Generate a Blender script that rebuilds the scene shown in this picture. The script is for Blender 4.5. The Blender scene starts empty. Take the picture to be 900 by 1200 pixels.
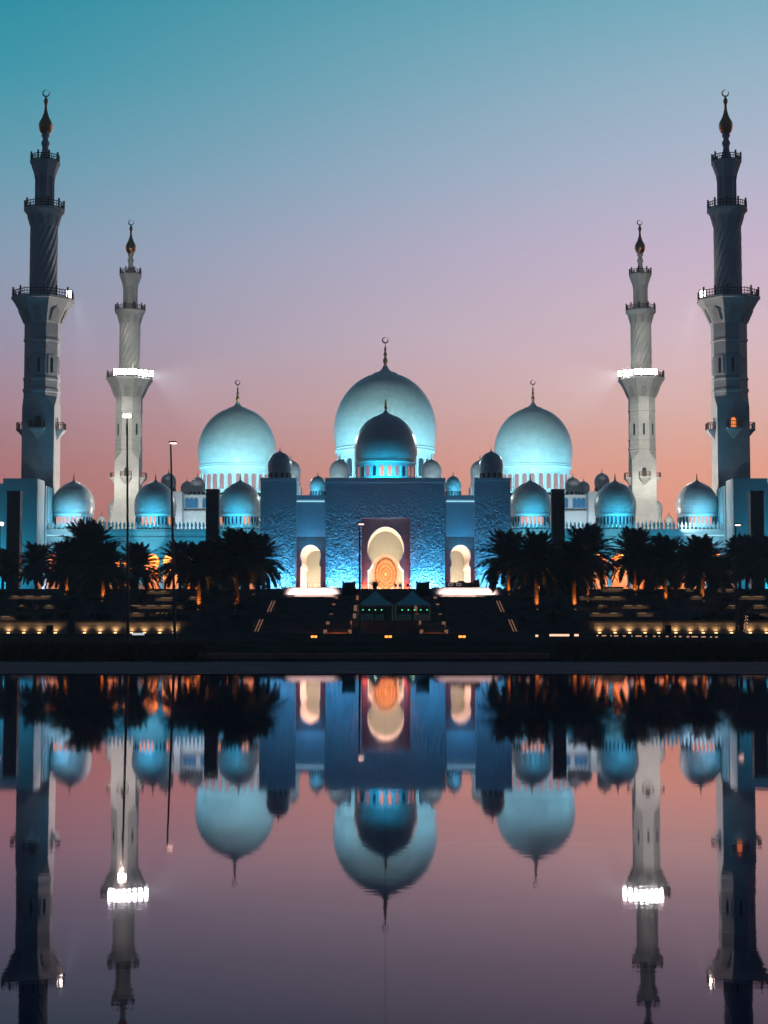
import bpy, bmesh, math, random
from mathutils import Vector, Matrix
random.seed(7)
PI = math.pi
S = bpy.context.scene
COL = S.collection

# ---------------------------------------------------------------- camera
F = 1930.0                 # focal length in pixels of the 900 px wide photograph
PITCH = math.radians(3.94)
EYE = 1.6
AX = 451.5                 # column of the symmetry axis
cam_d = bpy.data.cameras.new('camera')
cam = bpy.data.objects.new('camera', cam_d)
COL.objects.link(cam)
cam_d.sensor_fit = 'HORIZONTAL'
cam_d.sensor_width = 36.0
cam_d.lens = 36.0 * F / 900.0
cam_d.clip_start = 0.1
cam_d.clip_end = 20000
cam.location = (0, 0, EYE)
cam.rotation_euler = (PI / 2 + PITCH, 0, math.atan(1.5 / F))
S.camera = cam

# ---------------------------------------------------------------- world: dusk afterglow
def lin(c):
    return tuple((v / 255 / 12.92) if v / 255 <= 0.04045 else ((v / 255 + 0.055) / 1.055) ** 2.4 for v in c)
def rgba(c): return (*lin(c), 1.0)
W = bpy.data.worlds.new('World'); S.world = W; W.use_nodes = True
wn = W.node_tree.nodes; wl = W.node_tree.links
wn.clear()
tc = wn.new('ShaderNodeTexCoord'); sx = wn.new('ShaderNodeSeparateXYZ')
wl.new(tc.outputs['Generated'], sx.inputs[0])
def ramp(stops):
    r = wn.new('ShaderNodeValToRGB'); r.color_ramp.interpolation = 'B_SPLINE' if False else 'LINEAR'
    e = r.color_ramp.elements
    while len(e) > 1: e.remove(e[-1])
    e[0].position = stops[0][0]; e[0].color = rgba(stops[0][1])
    for p, c in stops[1:]:
        n = e.new(p); n.color = rgba(c)
    wl.new(sx.outputs['Z'], r.inputs[0])
    return r
SKY_W = [(0.0, (160, 100, 100)), (0.045, (174, 108, 106)), (0.095, (178, 120, 124)), (0.13, (174, 138, 152)), (0.171, (152, 150, 174)),
         (0.222, (128, 158, 181)), (0.271, (88, 156, 177)), (0.319, (40, 148, 167)), (0.365, (6, 138, 157)), (0.52, (8, 84, 110)), (0.75, (6, 44, 72)), (1.0, (8, 30, 56))]
SKY_E = [(0.0, (240, 146, 118)), (0.045, (251, 158, 124)), (0.095, (250, 176, 150)), (0.13, (240, 192, 182)), (0.171, (228, 196, 204)),
         (0.222, (210, 187, 210)), (0.271, (182, 187, 209)), (0.319, (154, 183, 202)), (0.365, (118, 175, 193)), (0.52, (30, 100, 128)), (0.75, (8, 48, 76)), (1.0, (8, 30, 56))]
ra, rb = ramp(SKY_W), ramp(SKY_E)
mr = wn.new('ShaderNodeMapRange'); mr.interpolation_type = 'SMOOTHSTEP'
mr.inputs[1].default_value = -0.34; mr.inputs[2].default_value = 0.30
wl.new(sx.outputs['X'], mr.inputs[0])
mx = wn.new('ShaderNodeMix'); mx.data_type = 'RGBA'
wl.new(mr.outputs[0], mx.inputs[0]); wl.new(ra.outputs[0], mx.inputs[6]); wl.new(rb.outputs[0], mx.inputs[7])
# the afterglow sits ahead; the sky behind the camera has already gone night blue
mb = wn.new('ShaderNodeMapRange'); mb.interpolation_type = 'SMOOTHSTEP'
mb.inputs[1].default_value = 0.80; mb.inputs[2].default_value = -0.20
wl.new(sx.outputs['Y'], mb.inputs[0])
nt = wn.new('ShaderNodeMix'); nt.data_type = 'RGBA'
nt.inputs[7].default_value = (0.011, 0.027, 0.058, 1)
wl.new(mb.outputs[0], nt.inputs[0]); wl.new(mx.outputs[2], nt.inputs[6])
bg = wn.new('ShaderNodeBackground'); bg.inputs['Strength'].default_value = 1.06
wl.new(nt.outputs[2], bg.inputs['Color'])
wo = wn.new('ShaderNodeOutputWorld'); wl.new(bg.outputs[0], wo.inputs[0])

S.view_settings.view_transform = 'Standard'; S.view_settings.look = 'None'
S.view_settings.exposure = 0.0; S.view_settings.gamma = 1.0
S.render.engine = 'CYCLES'
S.cycles.use_denoising = True
S.cycles.max_bounces = 6; S.cycles.diffuse_bounces = 2; S.cycles.glossy_bounces = 3
S.cycles.sample_clamp_indirect = 4.0
S.cycles.use_light_tree = True

# ---------------------------------------------------------------- measuring
def zat(py, D):
    return EYE + D * math.tan(PITCH + math.atan((600 - py) / F))
def xat(px, D, z=30.0):
    return (px - AX) / F * (D * math.cos(PITCH) + (z - EYE) * math.sin(PITCH))

# ---------------------------------------------------------------- materials
def mat(name, base, rough=0.6, metal=0.0, noise=0.12, nscale=1.5, bump=0.0, bscale=8.0, blocks=None, spec=0.5):
    m = bpy.data.materials.new(name); m.use_nodes = True
    n = m.node_tree.nodes; l = m.node_tree.links
    b = n['Principled BSDF']
    b.inputs['Roughness'].default_value = rough; b.inputs['Metallic'].default_value = metal
    b.inputs['Specular IOR Level'].default_value = spec
    t = n.new('ShaderNodeTexCoord'); ns = n.new('ShaderNodeTexNoise')
    ns.inputs['Scale'].default_value = nscale; ns.inputs['Detail'].default_value = 6
    l.new(t.outputs['Object'], ns.inputs['Vector'])
    mp = n.new('ShaderNodeMapRange'); mp.inputs[1].default_value = 0.3; mp.inputs[2].default_value = 0.7
    mp.inputs[3].default_value = 1 - noise; mp.inputs[4].default_value = 1 + noise
    l.new(ns.outputs['Fac'], mp.inputs[0])
    mu = n.new('ShaderNodeVectorMath'); mu.operation = 'SCALE'
    mu.inputs[0].default_value = base; l.new(mp.outputs[0], mu.inputs['Scale'])
    l.new(mu.outputs[0], b.inputs['Base Color'])
    last = None
    if bump:
        n2 = n.new('ShaderNodeTexNoise'); n2.inputs['Scale'].default_value = bscale; n2.inputs['Detail'].default_value = 5
        l.new(t.outputs['Object'], n2.inputs['Vector'])
        bp = n.new('ShaderNodeBump'); bp.inputs['Distance'].default_value = bump
        l.new(n2.outputs['Fac'], bp.inputs['Height']); last = bp
    if blocks:
        br = n.new('ShaderNodeTexBrick')
        cmb = n.new('ShaderNodeCombineXYZ'); sp = n.new('ShaderNodeSeparateXYZ'); ad = n.new('ShaderNodeMath')
        l.new(t.outputs['Object'], sp.inputs[0]); ad.operation = 'ADD'
        l.new(sp.outputs[0], ad.inputs[0]); l.new(sp.outputs[1], ad.inputs[1])
        l.new(ad.outputs[0], cmb.inputs[0]); l.new(sp.outputs[2], cmb.inputs[1])
        l.new(cmb.outputs[0], br.inputs['Vector'])
        br.inputs['Scale'].default_value = 1.0
        br.inputs['Brick Width'].default_value = blocks[0]; br.inputs['Row Height'].default_value = blocks[1]
        br.inputs['Mortar Size'].default_value = 0.035; br.inputs['Mortar Smooth'].default_value = 0.4
        br.inputs['Color1'].default_value = (1, 1, 1, 1); br.inputs['Color2'].default_value = (0.9, 0.9, 0.9, 1)
        br.inputs['Mortar'].default_value = (0.82, 0.82, 0.82, 1)
        mm = n.new('ShaderNodeMix'); mm.data_type = 'RGBA'; mm.blend_type = 'MULTIPLY'; mm.inputs[0].default_value = 1
        l.new(mu.outputs[0], mm.inputs[6]); l.new(br.outputs['Color'], mm.inputs[7])
        l.new(mm.outputs[2], b.inputs['Base Color'])
        bp2 = n.new('ShaderNodeBump'); bp2.inputs['Distance'].default_value = 0.03; bp2.invert = True
        l.new(br.outputs['Fac'], bp2.inputs['Height'])
        if last: l.new(last.outputs[0], bp2.inputs['Normal'])
        last = bp2
    if last: l.new(last.outputs[0], b.inputs['Normal'])
    return m
def emit(name, col, s):
    m = bpy.data.materials.new(name); m.use_nodes = True
    n = m.node_tree.nodes; l = m.node_tree.links
    b = n['Principled BSDF']; b.inputs['Base Color'].default_value = (0.06, 0.05, 0.05, 1)
    b.inputs['Emission Color'].default_value = (*col, 1); b.inputs['Emission Strength'].default_value = s
    return m

MARBLE = mat('white_marble', (0.66, 0.66, 0.65), 0.35, noise=0.07, nscale=0.35, blocks=(1.6, 0.8))
MARBLE_DOME = mat('dome_marble', (0.64, 0.64, 0.63), 0.3, noise=0.10, nscale=0.5, blocks=(1.4, 0.55))
MARBLE_PLAIN = mat('plain_marble', (0.64, 0.64, 0.62), 0.4, noise=0.06, nscale=0.6)
MINARET = mat('minaret_stone', (0.54, 0.53, 0.52), 0.5, noise=0.08, nscale=0.5, blocks=(1.3, 0.65))
DARKSTONE = mat('dark_stone', (0.075, 0.045, 0.045), 0.45, noise=0.2, nscale=0.8, blocks=(2.2, 1.1))
GOLD = mat('gilded_metal', (0.62, 0.27, 0.10), 0.28, metal=1.0, noise=0.1)
BRONZE = mat('dark_bronze_rail', (0.10, 0.05, 0.03), 0.5, metal=0.5)
TERRA = mat('terracotta_stone', (0.30, 0.13, 0.10), 0.6, noise=0.2, blocks=(1.2, 0.4))
INLAY = mat('red_inlaid_stone', (0.42, 0.17, 0.14), 0.5, noise=0.25, nscale=1.2, bump=0.05, bscale=2.5)
DARKWIN = mat('dark_glass', (0.02, 0.03, 0.05), 0.15, noise=0.1)
RETAIN = mat('retaining_stone', (0.30, 0.25, 0.22), 0.75, noise=0.2, nscale=2.0, bump=0.02, bscale=6, blocks=(1.2, 0.4))
TERRACE = mat('terrace_stone', (0.15, 0.13, 0.12), 0.9, noise=0.3, nscale=0.7, blocks=(1.5, 0.5))
PAVE = mat('platform_paving', (0.40, 0.37, 0.36), 0.4, noise=0.12, nscale=0.5)
SOIL = mat('dark_ground', (0.060, 0.056, 0.050), 1.0, noise=0.5, nscale=0.4, bump=0.08, bscale=3, spec=0.0)
ASPHALT = mat('asphalt', (0.045, 0.043, 0.045), 1.0, noise=0.2, nscale=2, spec=0.0)
KERB = mat('kerb_stone', (0.72, 0.30, 0.22), 0.7, noise=0.2)  # base colour carries the dim red light on the kerbs
RIM = mat('wet_pool_paving', (0.055, 0.055, 0.085), 0.85, noise=0.4, nscale=0.5, bump=0.01, bscale=5, spec=0.06)
BARK = mat('palm_bark', (0.16, 0.09, 0.05), 0.9, noise=0.4, nscale=6, bump=0.1, bscale=9)
FROND = mat('palm_frond', (0.075, 0.085, 0.06), 0.7, noise=0.35, nscale=2, spec=0.2)
BUSH = mat('shrub_leaf', (0.035, 0.045, 0.022), 0.8, noise=0.4, nscale=2, spec=0.2)
GRASSM = mat('dry_grass', (0.14, 0.085, 0.060), 0.9, noise=0.4, nscale=2, spec=0.1)
POLE = mat('pole_paint', (0.10, 0.09, 0.09), 0.5, metal=0.3)
BLACK = mat('black_equipment', (0.012, 0.012, 0.014), 0.6)
TENT = mat('green_tent_fabric', (0.20, 0.68, 0.62), 0.7, noise=0.1)
TENTW = mat('tent_curtain', (0.42, 0.42, 0.36), 0.8, noise=0.2, nscale=3)
ORANGEWIN = emit('lit_window_glow', (1.0, 0.26, 0.06), 1.2)
PINKWIN = emit('dim_window_glow', (1.0, 0.36, 0.34), 0.40)
DOORGLOW = emit('doorway_glow', (1.0, 0.40, 0.12), 1.7)
FLOODM = emit('floodlight_lens', (0.93, 1.0, 0.95), 130)
LAMPM = emit('street_lamp_lens', (1.0, 0.86, 0.72), 30)
LAMPDIM = emit('pink_lamp_lens', (1.0, 0.62, 0.50), 5)
LEDGE_SHINE = emit('painted_ledge_light', (0.35, 0.78, 1.0), 1.2)  # light caught on a ledge, painted as emission
LEDW = emit('warm_led_strip', (1.0, 0.62, 0.30), 0.20)
LEDO = emit('orange_kerb_light', (1.0, 0.30, 0.05), 2.6)
LEDP = emit('peach_light_bar', (1.0, 0.55, 0.36), 1.5)
STAIR_SHINE = emit('painted_stair_light', (1.0, 0.48, 0.30), 0.20)  # warm light on the stair cheek walls, painted as emission
GREENB = emit('green_bulb', (0.1, 1.0, 0.35), 1.6)
SCONCE = emit('wall_light_lens', (1.0, 0.66, 0.30), 3.0)
UPL = emit('uplight_lens', (1.0, 0.45, 0.12), 2.0)

def relief_mat():
    """white marble carved with curling flower vines; the carving is relief, the up-lights do the rest"""
    m = mat('carved_marble', (0.55, 0.55, 0.55), 0.55, noise=0.06, blocks=(2.4, 1.2))
    n = m.node_tree.nodes; l = m.node_tree.links; b = n['Principled BSDF']
    t = n.new('ShaderNodeTexCoord')
    ns = n.new('ShaderNodeTexNoise'); ns.inputs['Scale'].default_value = 0.8; ns.inputs['Detail'].default_value = 2
    l.new(t.outputs['Object'], ns.inputs['Vector'])
    mv = n.new('ShaderNodeMix'); mv.data_type = 'RGBA'; mv.inputs[0].default_value = 0.45; mv.blend_type = 'LINEAR_LIGHT'
    l.new(t.outputs['Object'], mv.inputs[6]); l.new(ns.outputs['Color'], mv.inputs[7])
    hs = []
    for sc_, fr in ((0.6, 17.0), (1.15, 14.0)):           # big scrolls and small rosettes
        vo = n.new('ShaderNodeTexVoronoi'); vo.inputs['Scale'].default_value = sc_
        l.new(mv.outputs[2], vo.inputs['Vector'])
        sub = n.new('ShaderNodeVectorMath'); sub.operation = 'SUBTRACT'
        l.new(mv.outputs[2], sub.inputs[0]); l.new(vo.outputs['Position'], sub.inputs[1])
        sp = n.new('ShaderNodeSeparateXYZ'); l.new(sub.outputs[0], sp.inputs[0])
        at = n.new('ShaderNodeMath'); at.operation = 'ARCTAN2'; l.new(sp.outputs[0], at.inputs[0]); l.new(sp.outputs[2], at.inputs[1])
        mu_ = n.new('ShaderNodeMath'); mu_.operation = 'MULTIPLY_ADD'; mu_.inputs[1].default_value = fr; l.new(vo.outputs['Distance'], mu_.inputs[0]); l.new(at.outputs[0], mu_.inputs[2])
        si = n.new('ShaderNodeMath'); si.operation = 'SINE'; l.new(mu_.outputs[0], si.inputs[0]); hs.append(si)
    mxm = n.new('ShaderNodeMath'); mxm.operation = 'MAXIMUM'; l.new(hs[0].outputs[0], mxm.inputs[0]); l.new(hs[1].outputs[0], mxm.inputs[1])
    # the carving thins out towards the top of the wall
    sz = n.new('ShaderNodeSeparateXYZ'); l.new(t.outputs['Object'], sz.inputs[0])
    fz = n.new('ShaderNodeMapRange'); fz.interpolation_type = 'SMOOTHSTEP'
    fz.inputs[1].default_value = 19.0; fz.inputs[2].default_value = 27.0; fz.inputs[3].default_value = 1.0; fz.inputs[4].default_value = 0.12
    l.new(sz.outputs[2], fz.inputs[0])
    ml2 = n.new('ShaderNodeMath'); ml2.operation = 'MULTIPLY'; l.new(mxm.outputs[0], ml2.inputs[0]); l.new(fz.outputs[0], ml2.inputs[1])
    bp = n.new('ShaderNodeBump'); bp.inputs['Distance'].default_value = 0.15; bp.inputs['Strength'].default_value = 1.0
    l.new(ml2.outputs[0], bp.inputs['Height']); l.new(bp.outputs[0], b.inputs['Normal'])
    return m
CARVED = relief_mat()

def water_mat():
    """still water seen at grazing angles: mirror-like far off, dark and blue close by"""
    m = bpy.data.materials.new('pool_water'); m.use_nodes = True
    n = m.node_tree.nodes; l = m.node_tree.links; b = n['Principled BSDF']
    b.inputs['Base Color'].default_value = (0.002, 0.022, 0.055, 1); b.inputs['Roughness'].default_value = 1.0
    b.inputs['Specular IOR Level'].default_value = 0.0
    g = n.new('ShaderNodeBsdfGlossy'); g.inputs['Color'].default_value = (1, 0.88, 0.96, 1)
    t = n.new('ShaderNodeTexCoord')
    mp = n.new('ShaderNodeMapping'); mp.inputs['Scale'].default_value = (1.0, 1.6, 1.0)
    l.new(t.outputs['Object'], mp.inputs[0])
    ns = n.new('ShaderNodeTexNoise'); ns.inputs['Scale'].default_value = 5.0; ns.inputs['Detail'].default_value = 3
    l.new(mp.outputs[0], ns.inputs['Vector'])
    bp = n.new('ShaderNodeBump'); bp.inputs['Distance'].default_value = 0.00018
    l.new(ns.outputs['Fac'], bp.inputs['Height']); l.new(bp.outputs[0], g.inputs['Normal'])
    # faint joints of the big slabs under the film of water, and drying patches
    n2 = n.new('ShaderNodeTexNoise'); n2.inputs['Scale'].default_value = 0.22; n2.inputs['Detail'].default_value = 4
    l.new(t.outputs['Object'], n2.inputs['Vector'])
    r = n.new('ShaderNodeMapRange'); r.inputs[1].default_value = 0.3; r.inputs[2].default_value = 0.7
    r.inputs[3].default_value = 0.012; r.inputs[4].default_value = 0.034
    l.new(n2.outputs['Fac'], r.inputs[0]); l.new(r.outputs[0], g.inputs['Roughness'])
    geo = n.new('ShaderNodeNewGeometry'); dt = n.new('ShaderNodeVectorMath'); dt.operation = 'DOT_PRODUCT'
    l.new(geo.outputs['Normal'], dt.inputs[0]); l.new(geo.outputs['Incoming'], dt.inputs[1])
    rp = n.new('ShaderNodeValToRGB'); e = rp.color_ramp.elements
    while len(e) > 1: e.remove(e[-1])
    tab = ((0, .97), (.03, .80), (.06, .82), (.096, .74), (.125, .58), (.158, .37), (.195, .23), (.232, .14), (.4, .05), (1, .02))
    e[0].position = 0; e[0].color = (tab[0][1],) * 3 + (1,)
    for p, v in tab[1:]:
        q = e.new(p); q.color = (v, v, v, 1)
    l.new(dt.outputs['Value'], rp.inputs[0])
    br = n.new('ShaderNodeTexBrick'); br.inputs['Scale'].default_value = 1; br.offset = 0.0
    br.inputs['Brick Width'].default_value = 4.2; br.inputs['Row Height'].default_value = 3.1; br.inputs['Mortar Size'].default_value = 0.006
    br.inputs['Color1'].default_value = (1, 1, 1, 1); br.inputs['Color2'].default_value = (.965, .965, .965, 1); br.inputs['Mortar'].default_value = (.86, .86, .86, 1)
    l.new(t.outputs['Object'], br.inputs['Vector'])
    ml = n.new('ShaderNodeMath'); ml.operation = 'MULTIPLY'; l.new(rp.outputs[0], ml.inputs[0]); l.new(br.outputs['Color'], ml.inputs[1])
    mx_ = n.new('ShaderNodeMixShader'); l.new(ml.outputs[0], mx_.inputs[0]); l.new(b.outputs[0], mx_.inputs[1]); l.new(g.outputs[0], mx_.inputs[2])
    l.new(mx_.outputs[0], n['Material Output'].inputs['Surface'])
    return m
WATER = water_mat()

# ---------------------------------------------------------------- mesh helpers
class MB:
    def __init__(s): s.v = []; s.f = []; s.sm = []
    def add(s, vs, fs, smooth=False):
        o = len(s.v); s.v += [tuple(p) for p in vs]
        s.f += [tuple(i + o for i in f) for f in fs]; s.sm += [smooth] * len(fs); return s
    def box(s, x0, x1, y0, y1, z0, z1):
        return s.add([(x0, y0, z0), (x1, y0, z0), (x1, y1, z0), (x0, y1, z0), (x0, y0, z1), (x1, y0, z1), (x1, y1, z1), (x0, y1, z1)],
                     [(0, 3, 2, 1), (4, 5, 6, 7), (0, 1, 5, 4), (1, 2, 6, 5), (2, 3, 7, 6), (3, 0, 4, 7)])
    def lathe(s, prof, seg=48, cx=0, cy=0, rot=0.0, smooth=True, capb=True, capt=True):
        vs = []; fs = []; k = len(prof)
        for r, z in prof:
            for i in range(seg):
                a = rot + 2 * PI * i / seg
                vs.append((cx + r * math.cos(a), cy + r * math.sin(a), z))
        for j in range(k - 1):
            for i in range(seg):
                i2 = (i + 1) % seg
                fs.append((j * seg + i, j * seg + i2, (j + 1) * seg + i2, (j + 1) * seg + i))
        s.add(vs, fs, smooth)
        if capb: s.add(vs[:seg], [tuple(reversed(range(seg)))])
        if capt: s.add(vs[-seg:], [tuple(range(seg))])
        return s
    def tube(s, a, b, r0, r1=None, seg=8):
        r1 = r0 if r1 is None else r1
        a = Vector(a); b = Vector(b); d = (b - a).normalized()
        u = d.orthogonal().normalized(); w = d.cross(u); vs = []
        for p, r in ((a, r0), (b, r1)):
            for i in range(seg):
                t = 2 * PI * i / seg; vs.append(p + u * math.cos(t) * r + w * math.sin(t) * r)
        fs = [(i, (i + 1) % seg, seg + (i + 1) % seg, seg + i) for i in range(seg)]
        fs += [tuple(reversed(range(seg))), tuple(range(seg, 2 * seg))]
        return s.add(vs, fs, False)
    def data(s, name, m, sharp=35):
        me = bpy.data.meshes.new(name); me.from_pydata(s.v, [], s.f)
        for p, q in zip(me.polygons, s.sm): p.use_smooth = q
        me.materials.append(m); me.update(); return me
    def build(s, name, m, parent=None, loc=None, **tags):
        o = bpy.data.objects.new(name, s.data(name, m)); COL.objects.link(o)
        if parent is not None: o.parent = parent
        if loc is not None: o.location = loc
        for k, v in tags.items(): o[k] = v
        return o
def thing(name, label, cat, loc=(0, 0, 0), rz=0.0, group=None):
    o = bpy.data.objects.new(name, None); COL.objects.link(o)
    o.location = loc; o.rotation_euler = (0, 0, rz); o['label'] = label; o['category'] = cat
    if group: o['group'] = group
    return o
def tag(o, label, cat, group=None):
    o['label'] = label; o['category'] = cat
    if group: o['group'] = group
    return o
def kids(o, cache={}):
    return list(o.children)
def dup(o, parent=None):
    c = o.copy(); COL.objects.link(c)
    if parent is not None: c.parent = parent
    for ch in o.children: dup(ch, c)
    return c

LIGHTS = []
def spot(loc, target, power, col, angle=90, blend=0.8, r=0.3):
    d = bpy.data.lights.new('spot_lamp', 'SPOT'); d.energy = power; d.color = col
    d.spot_size = math.radians(angle); d.spot_blend = blend; d.shadow_soft_size = r
    o = bpy.data.objects.new('spot_lamp', d); COL.objects.link(o); o.location = loc
    o.rotation_euler = (Vector(target) - Vector(loc)).to_track_quat('-Z', 'Y').to_euler(); return o
def area(loc, target, w, h, power, col, spread=180):
    d = bpy.data.lights.new('area_lamp', 'AREA'); d.shape = 'RECTANGLE'; d.size = w; d.size_y = h
    d.energy = power; d.color = col; d.spread = math.radians(spread)
    o = bpy.data.objects.new('area_lamp', d); COL.objects.link(o); o.location = loc
    o.rotation_euler = (Vector(target) - Vector(loc)).to_track_quat('-Z', 'Y').to_euler(); return o
BLUE = (0.0, 0.36, 0.86); TEAL = (0.01, 0.42, 0.72); PALE = (0.35, 0.78, 1.0); COOLW = (0.86, 1.0, 0.93); WARMW = (1.0, 0.82, 0.66); ORANGE = (1.0, 0.36, 0.08)

# ================================================================ THE SETTING
T = [(200, zat(728, 200)), (222, zat(716, 222)), (244, zat(706, 244)), (266, zat(698, 266)), (300, zat(690, 300))]
ZP = T[-1][1]              # level of the mosque platform
ZG = 0.62                  # road level in front of the lit wall
def ground(D):
    z = ZG
    for d, t in T:
        if D >= d: z = t
    return z

POOL_X, POOL_Y0, POOL_Y1 = 34, 3.0, 54.0
m = MB(); m.add([(-POOL_X, POOL_Y0, 0), (POOL_X, POOL_Y0, 0), (POOL_X, POOL_Y1, 0), (-POOL_X, POOL_Y1, 0)], [(0, 1, 2, 3)])
m.build('water', WATER, kind='structure')
m = MB(); m.box(-POOL_X, POOL_X, POOL_Y0, POOL_Y1, -0.35, -0.15); m.build('pool_floor', RIM, kind='structure')
m = MB()
m.box(-60, 60, POOL_Y1, 71.8, -0.4, 0.02); m.box(-60, 60, -12, POOL_Y0, -0.4, 0.02)
m.box(-60, -POOL_X, POOL_Y0, POOL_Y1, -0.4, 0.02); m.box(POOL_X, 60, POOL_Y0, POOL_Y1, -0.4, 0.02)
m.build('pool_paving', RIM, kind='structure')
# ground sheet: rises gently from the pool to the road, runs on to the horizon under the platform
rows = [(-400, -0.5), (-12, -0.5), (71.9, -0.45), (72.1, 0.02), (76, 0.10), (86, 0.22), (100, 0.30), (125, 0.35), (160, 0.50), (200, ZG), (700, ZG), (1000, ZG)]
xs = [-1000, -300, -60, -30, 0, 30, 60, 300, 1000]
m = MB()
m.add([(x, y, z) for y, z in rows for x in xs],
      [(j * 9 + i, j * 9 + i + 1, (j + 1) * 9 + i + 1, (j + 1) * 9 + i) for j in range(len(rows) - 1) for i in range(8)])
m.build('ground', SOIL, kind='structure')
m = MB(); m.add([(-400, 110, .36), (400, 110, .36), (400, 122, .38), (-400, 122, .38)], [(0, 1, 2, 3)])
m.add([(-400, 168, .55), (400, 168, .55), (400, 188, .60), (-400, 188, .60)], [(0, 1, 2, 3)])
m.build('road', ASPHALT, kind='structure')
# road markings
m = MB()
for k in range(-30, 30):
    m.add([(k * 9, 116, .378), (k * 9 + 3, 116, .378), (k * 9 + 3, 116.2, .378), (k * 9, 116.2, .378)], [(0, 1, 2, 3)])
    m.add([(k * 9, 178, .585), (k * 9 + 3, 178, .585), (k * 9 + 3, 178.2, .585), (k * 9, 178.2, .585)], [(0, 1, 2, 3)])
m.build('road_markings', PAVE, kind='structure')
# low kerb walls between pool and road, dim red light put into their colour
def kerb(px0, px1, D, y0, y1, label):
    m = MB(); a, b = xat(px0, D), xat(px1, D)
    zb, zt = zat(y0, D), zat(y1, D)
    n = max(1, int((b - a) / 1.5)); w = (b - a) / n
    root = thing('kerb_wall', label, 'wall', ((a + b) / 2, D, zb))
    me = MB().box(-w / 2 + .02, w / 2 - .02, 0, .35, 0, zt - zb).data('kerb_stone_piece', KERB)
    for i in range(n):
        o = bpy.data.objects.new('kerb_stone', me); COL.objects.link(o); o.parent = root
        o.location = (a + w * (i + .5) - (a + b) / 2, 0, random.uniform(-.008, .008))
kerb(236, 640, 75, 772, 765.5, 'low stone wall tinted for dim red light just behind the pool paving')
kerb(170, 860, 107, 759.0, 756.8, 'thin kerb tinted for dim red light along the near side of the road')

# mosque platform and terraces: each level a slab whose front is a retaining wall
def terrace(D0, D1, z, x0, x1, name='terrace', m_=TERRACE):
    MB().box(x0, x1, D0, D1, -0.3, z).build(name, m_, kind='structure')
CW = 16.2                                 # half width of the grand stair
for i, (d, z) in enumerate(T[:-1]):
    d1 = T[i + 1][0]
    for sgn in (-1, 1):
        x0, x1 = sorted((sgn * CW, sgn * 400))
        terrace(d, d1, z, x0, x1)
MB().box(-400, 400, 300, 600, -0.3, ZP).build('mosque_platform', TERRACE, kind='structure')

# central area: two broad dark stairs, tent court between them
def stair(x0, x1, Da, za, Db, zb, n, name, label):
    root = thing(name, label, 'stairs', ((x0 + x1) / 2, Da, 0))
    w = (x1 - x0) / 2; dd = (Db - Da) / n; dz = (zb - za) / n
    for i in range(n):
        MB().box(-w, w, i * dd, (Db - Da), za + i * dz if i else -0.2, za + (i + 1) * dz).build('step', TERRACE, root)
    return root
for sgn, side in ((-1, 'left'), (1, 'right')):
    a, b = sorted((sgn * 7.6, sgn * 16.0))
    stair(a, b, 200, ZG, 226, 5.4, 26, 'broad_stair', 'broad dark flight of steps on the %s of the two tents' % side)
    a, b = sorted((sgn * 4.2, sgn * 7.4))
    stair(a, b, 200, ZG, 226, 5.4, 26, 'narrow_stair', 'narrow dark steps between lit side piers, %s of the tents' % side)
MB().box(-CW, CW, 226, 286, -0.3, 5.4).build('stair_landing', TERRACE, kind='structure')
MB().box(-4.1, 4.1, 201, 226, -0.3, zat(727.5, 206)).build('tent_court', TERRACE, kind='structure')
stair(-CW, CW, 286, 5.4, 299.9, ZP - .35, 14, 'upper_stair', 'wide dark upper steps below the railing of the platform')

# bright white stage plinths at the platform's edge
for sgn, side, a, b in ((-1, 'left', 333, 401), (1, 'right', 507, 586)):
    x0, x1 = xat(a, 298, 8), xat(b, 298, 8)
    root = thing('stage_plinth', 'low white %s plinth glowing pinkish below the side arch' % side, 'plinth', ((x0 + x1) / 2, 298, 0))
    w = (x1 - x0) / 2
    MB().box(-w, w, -3.0, 1.9, zat(697, 295), ZP + 0.02).build('riser', MARBLE_PLAIN, root)
    MB().box(-w - .15, w + .15, -3.2, 1.9, ZP + .022, ZP + .16).build('coping', MARBLE_PLAIN, root)
    l = area(((x0 + x1) / 2, 290, ZP - 1.3), ((x0 + x1) / 2, 295, ZP - 1.0), (x1 - x0) * .75, .4, 260, (1, .68, .62), 30)
    # fixture under that lamp
    f = MB().box(-w * .75, w * .75, -.3, .3, -.12, 0).build('floor_washer', BLACK, loc=((x0 + x1) / 2, 289.8, ZP - 1.62))
    tag(f, 'slim floor light bar washing the %s white plinth' % side, 'light')

# lit retaining wall
def lit_wall(px0, px1, lights, label, hscale=1.0):
    D = 199.7
    x0, x1 = xat(px0, D, 2), xat(px1, D, 2)
    root = thing('retaining_wall', label, 'wall', ((x0 + x1) / 2, D, 0), group='garden walls along the road')
    w = (x1 - x0) / 2
    MB().box(-w, w, -.25, .28, ZG - .1, zat(729.6, D)).build('wall_face', RETAIN if lights else TERRACE, root)
    MB().box(-w - .05, w + .05, -.4, .28, zat(729.5, D), zat(727.4, D)).build('coping', TERRACE, root)
    for px in lights:
        x = xat(px, D, 2)
        f = MB(); f.box(-.16, .16, -.62, -.42, 0, .10)
        f.build('wall_light', SCONCE, root, loc=(x - (x0 + x1) / 2, 0, ZG + .04))
        spot((x, D - .55, ZG + .2), (x, D - .1, ZG + 2.4), random.uniform(32, 60), (1, .62, .28), 150, .9, .08)
def seq(a, b, st): 
    out = []; x = a
    while x < b: out.append(x); x += st
    return out
lit_wall(-40, 79, [-22, -7, 11, 29, 47, 66], 'garden wall at far left with warm scallops of light')
lit_wall(88, 212, [100, 118, 136, 155, 170, 188, 205], 'garden wall left of the stairs with warm scallops of light')
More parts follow.
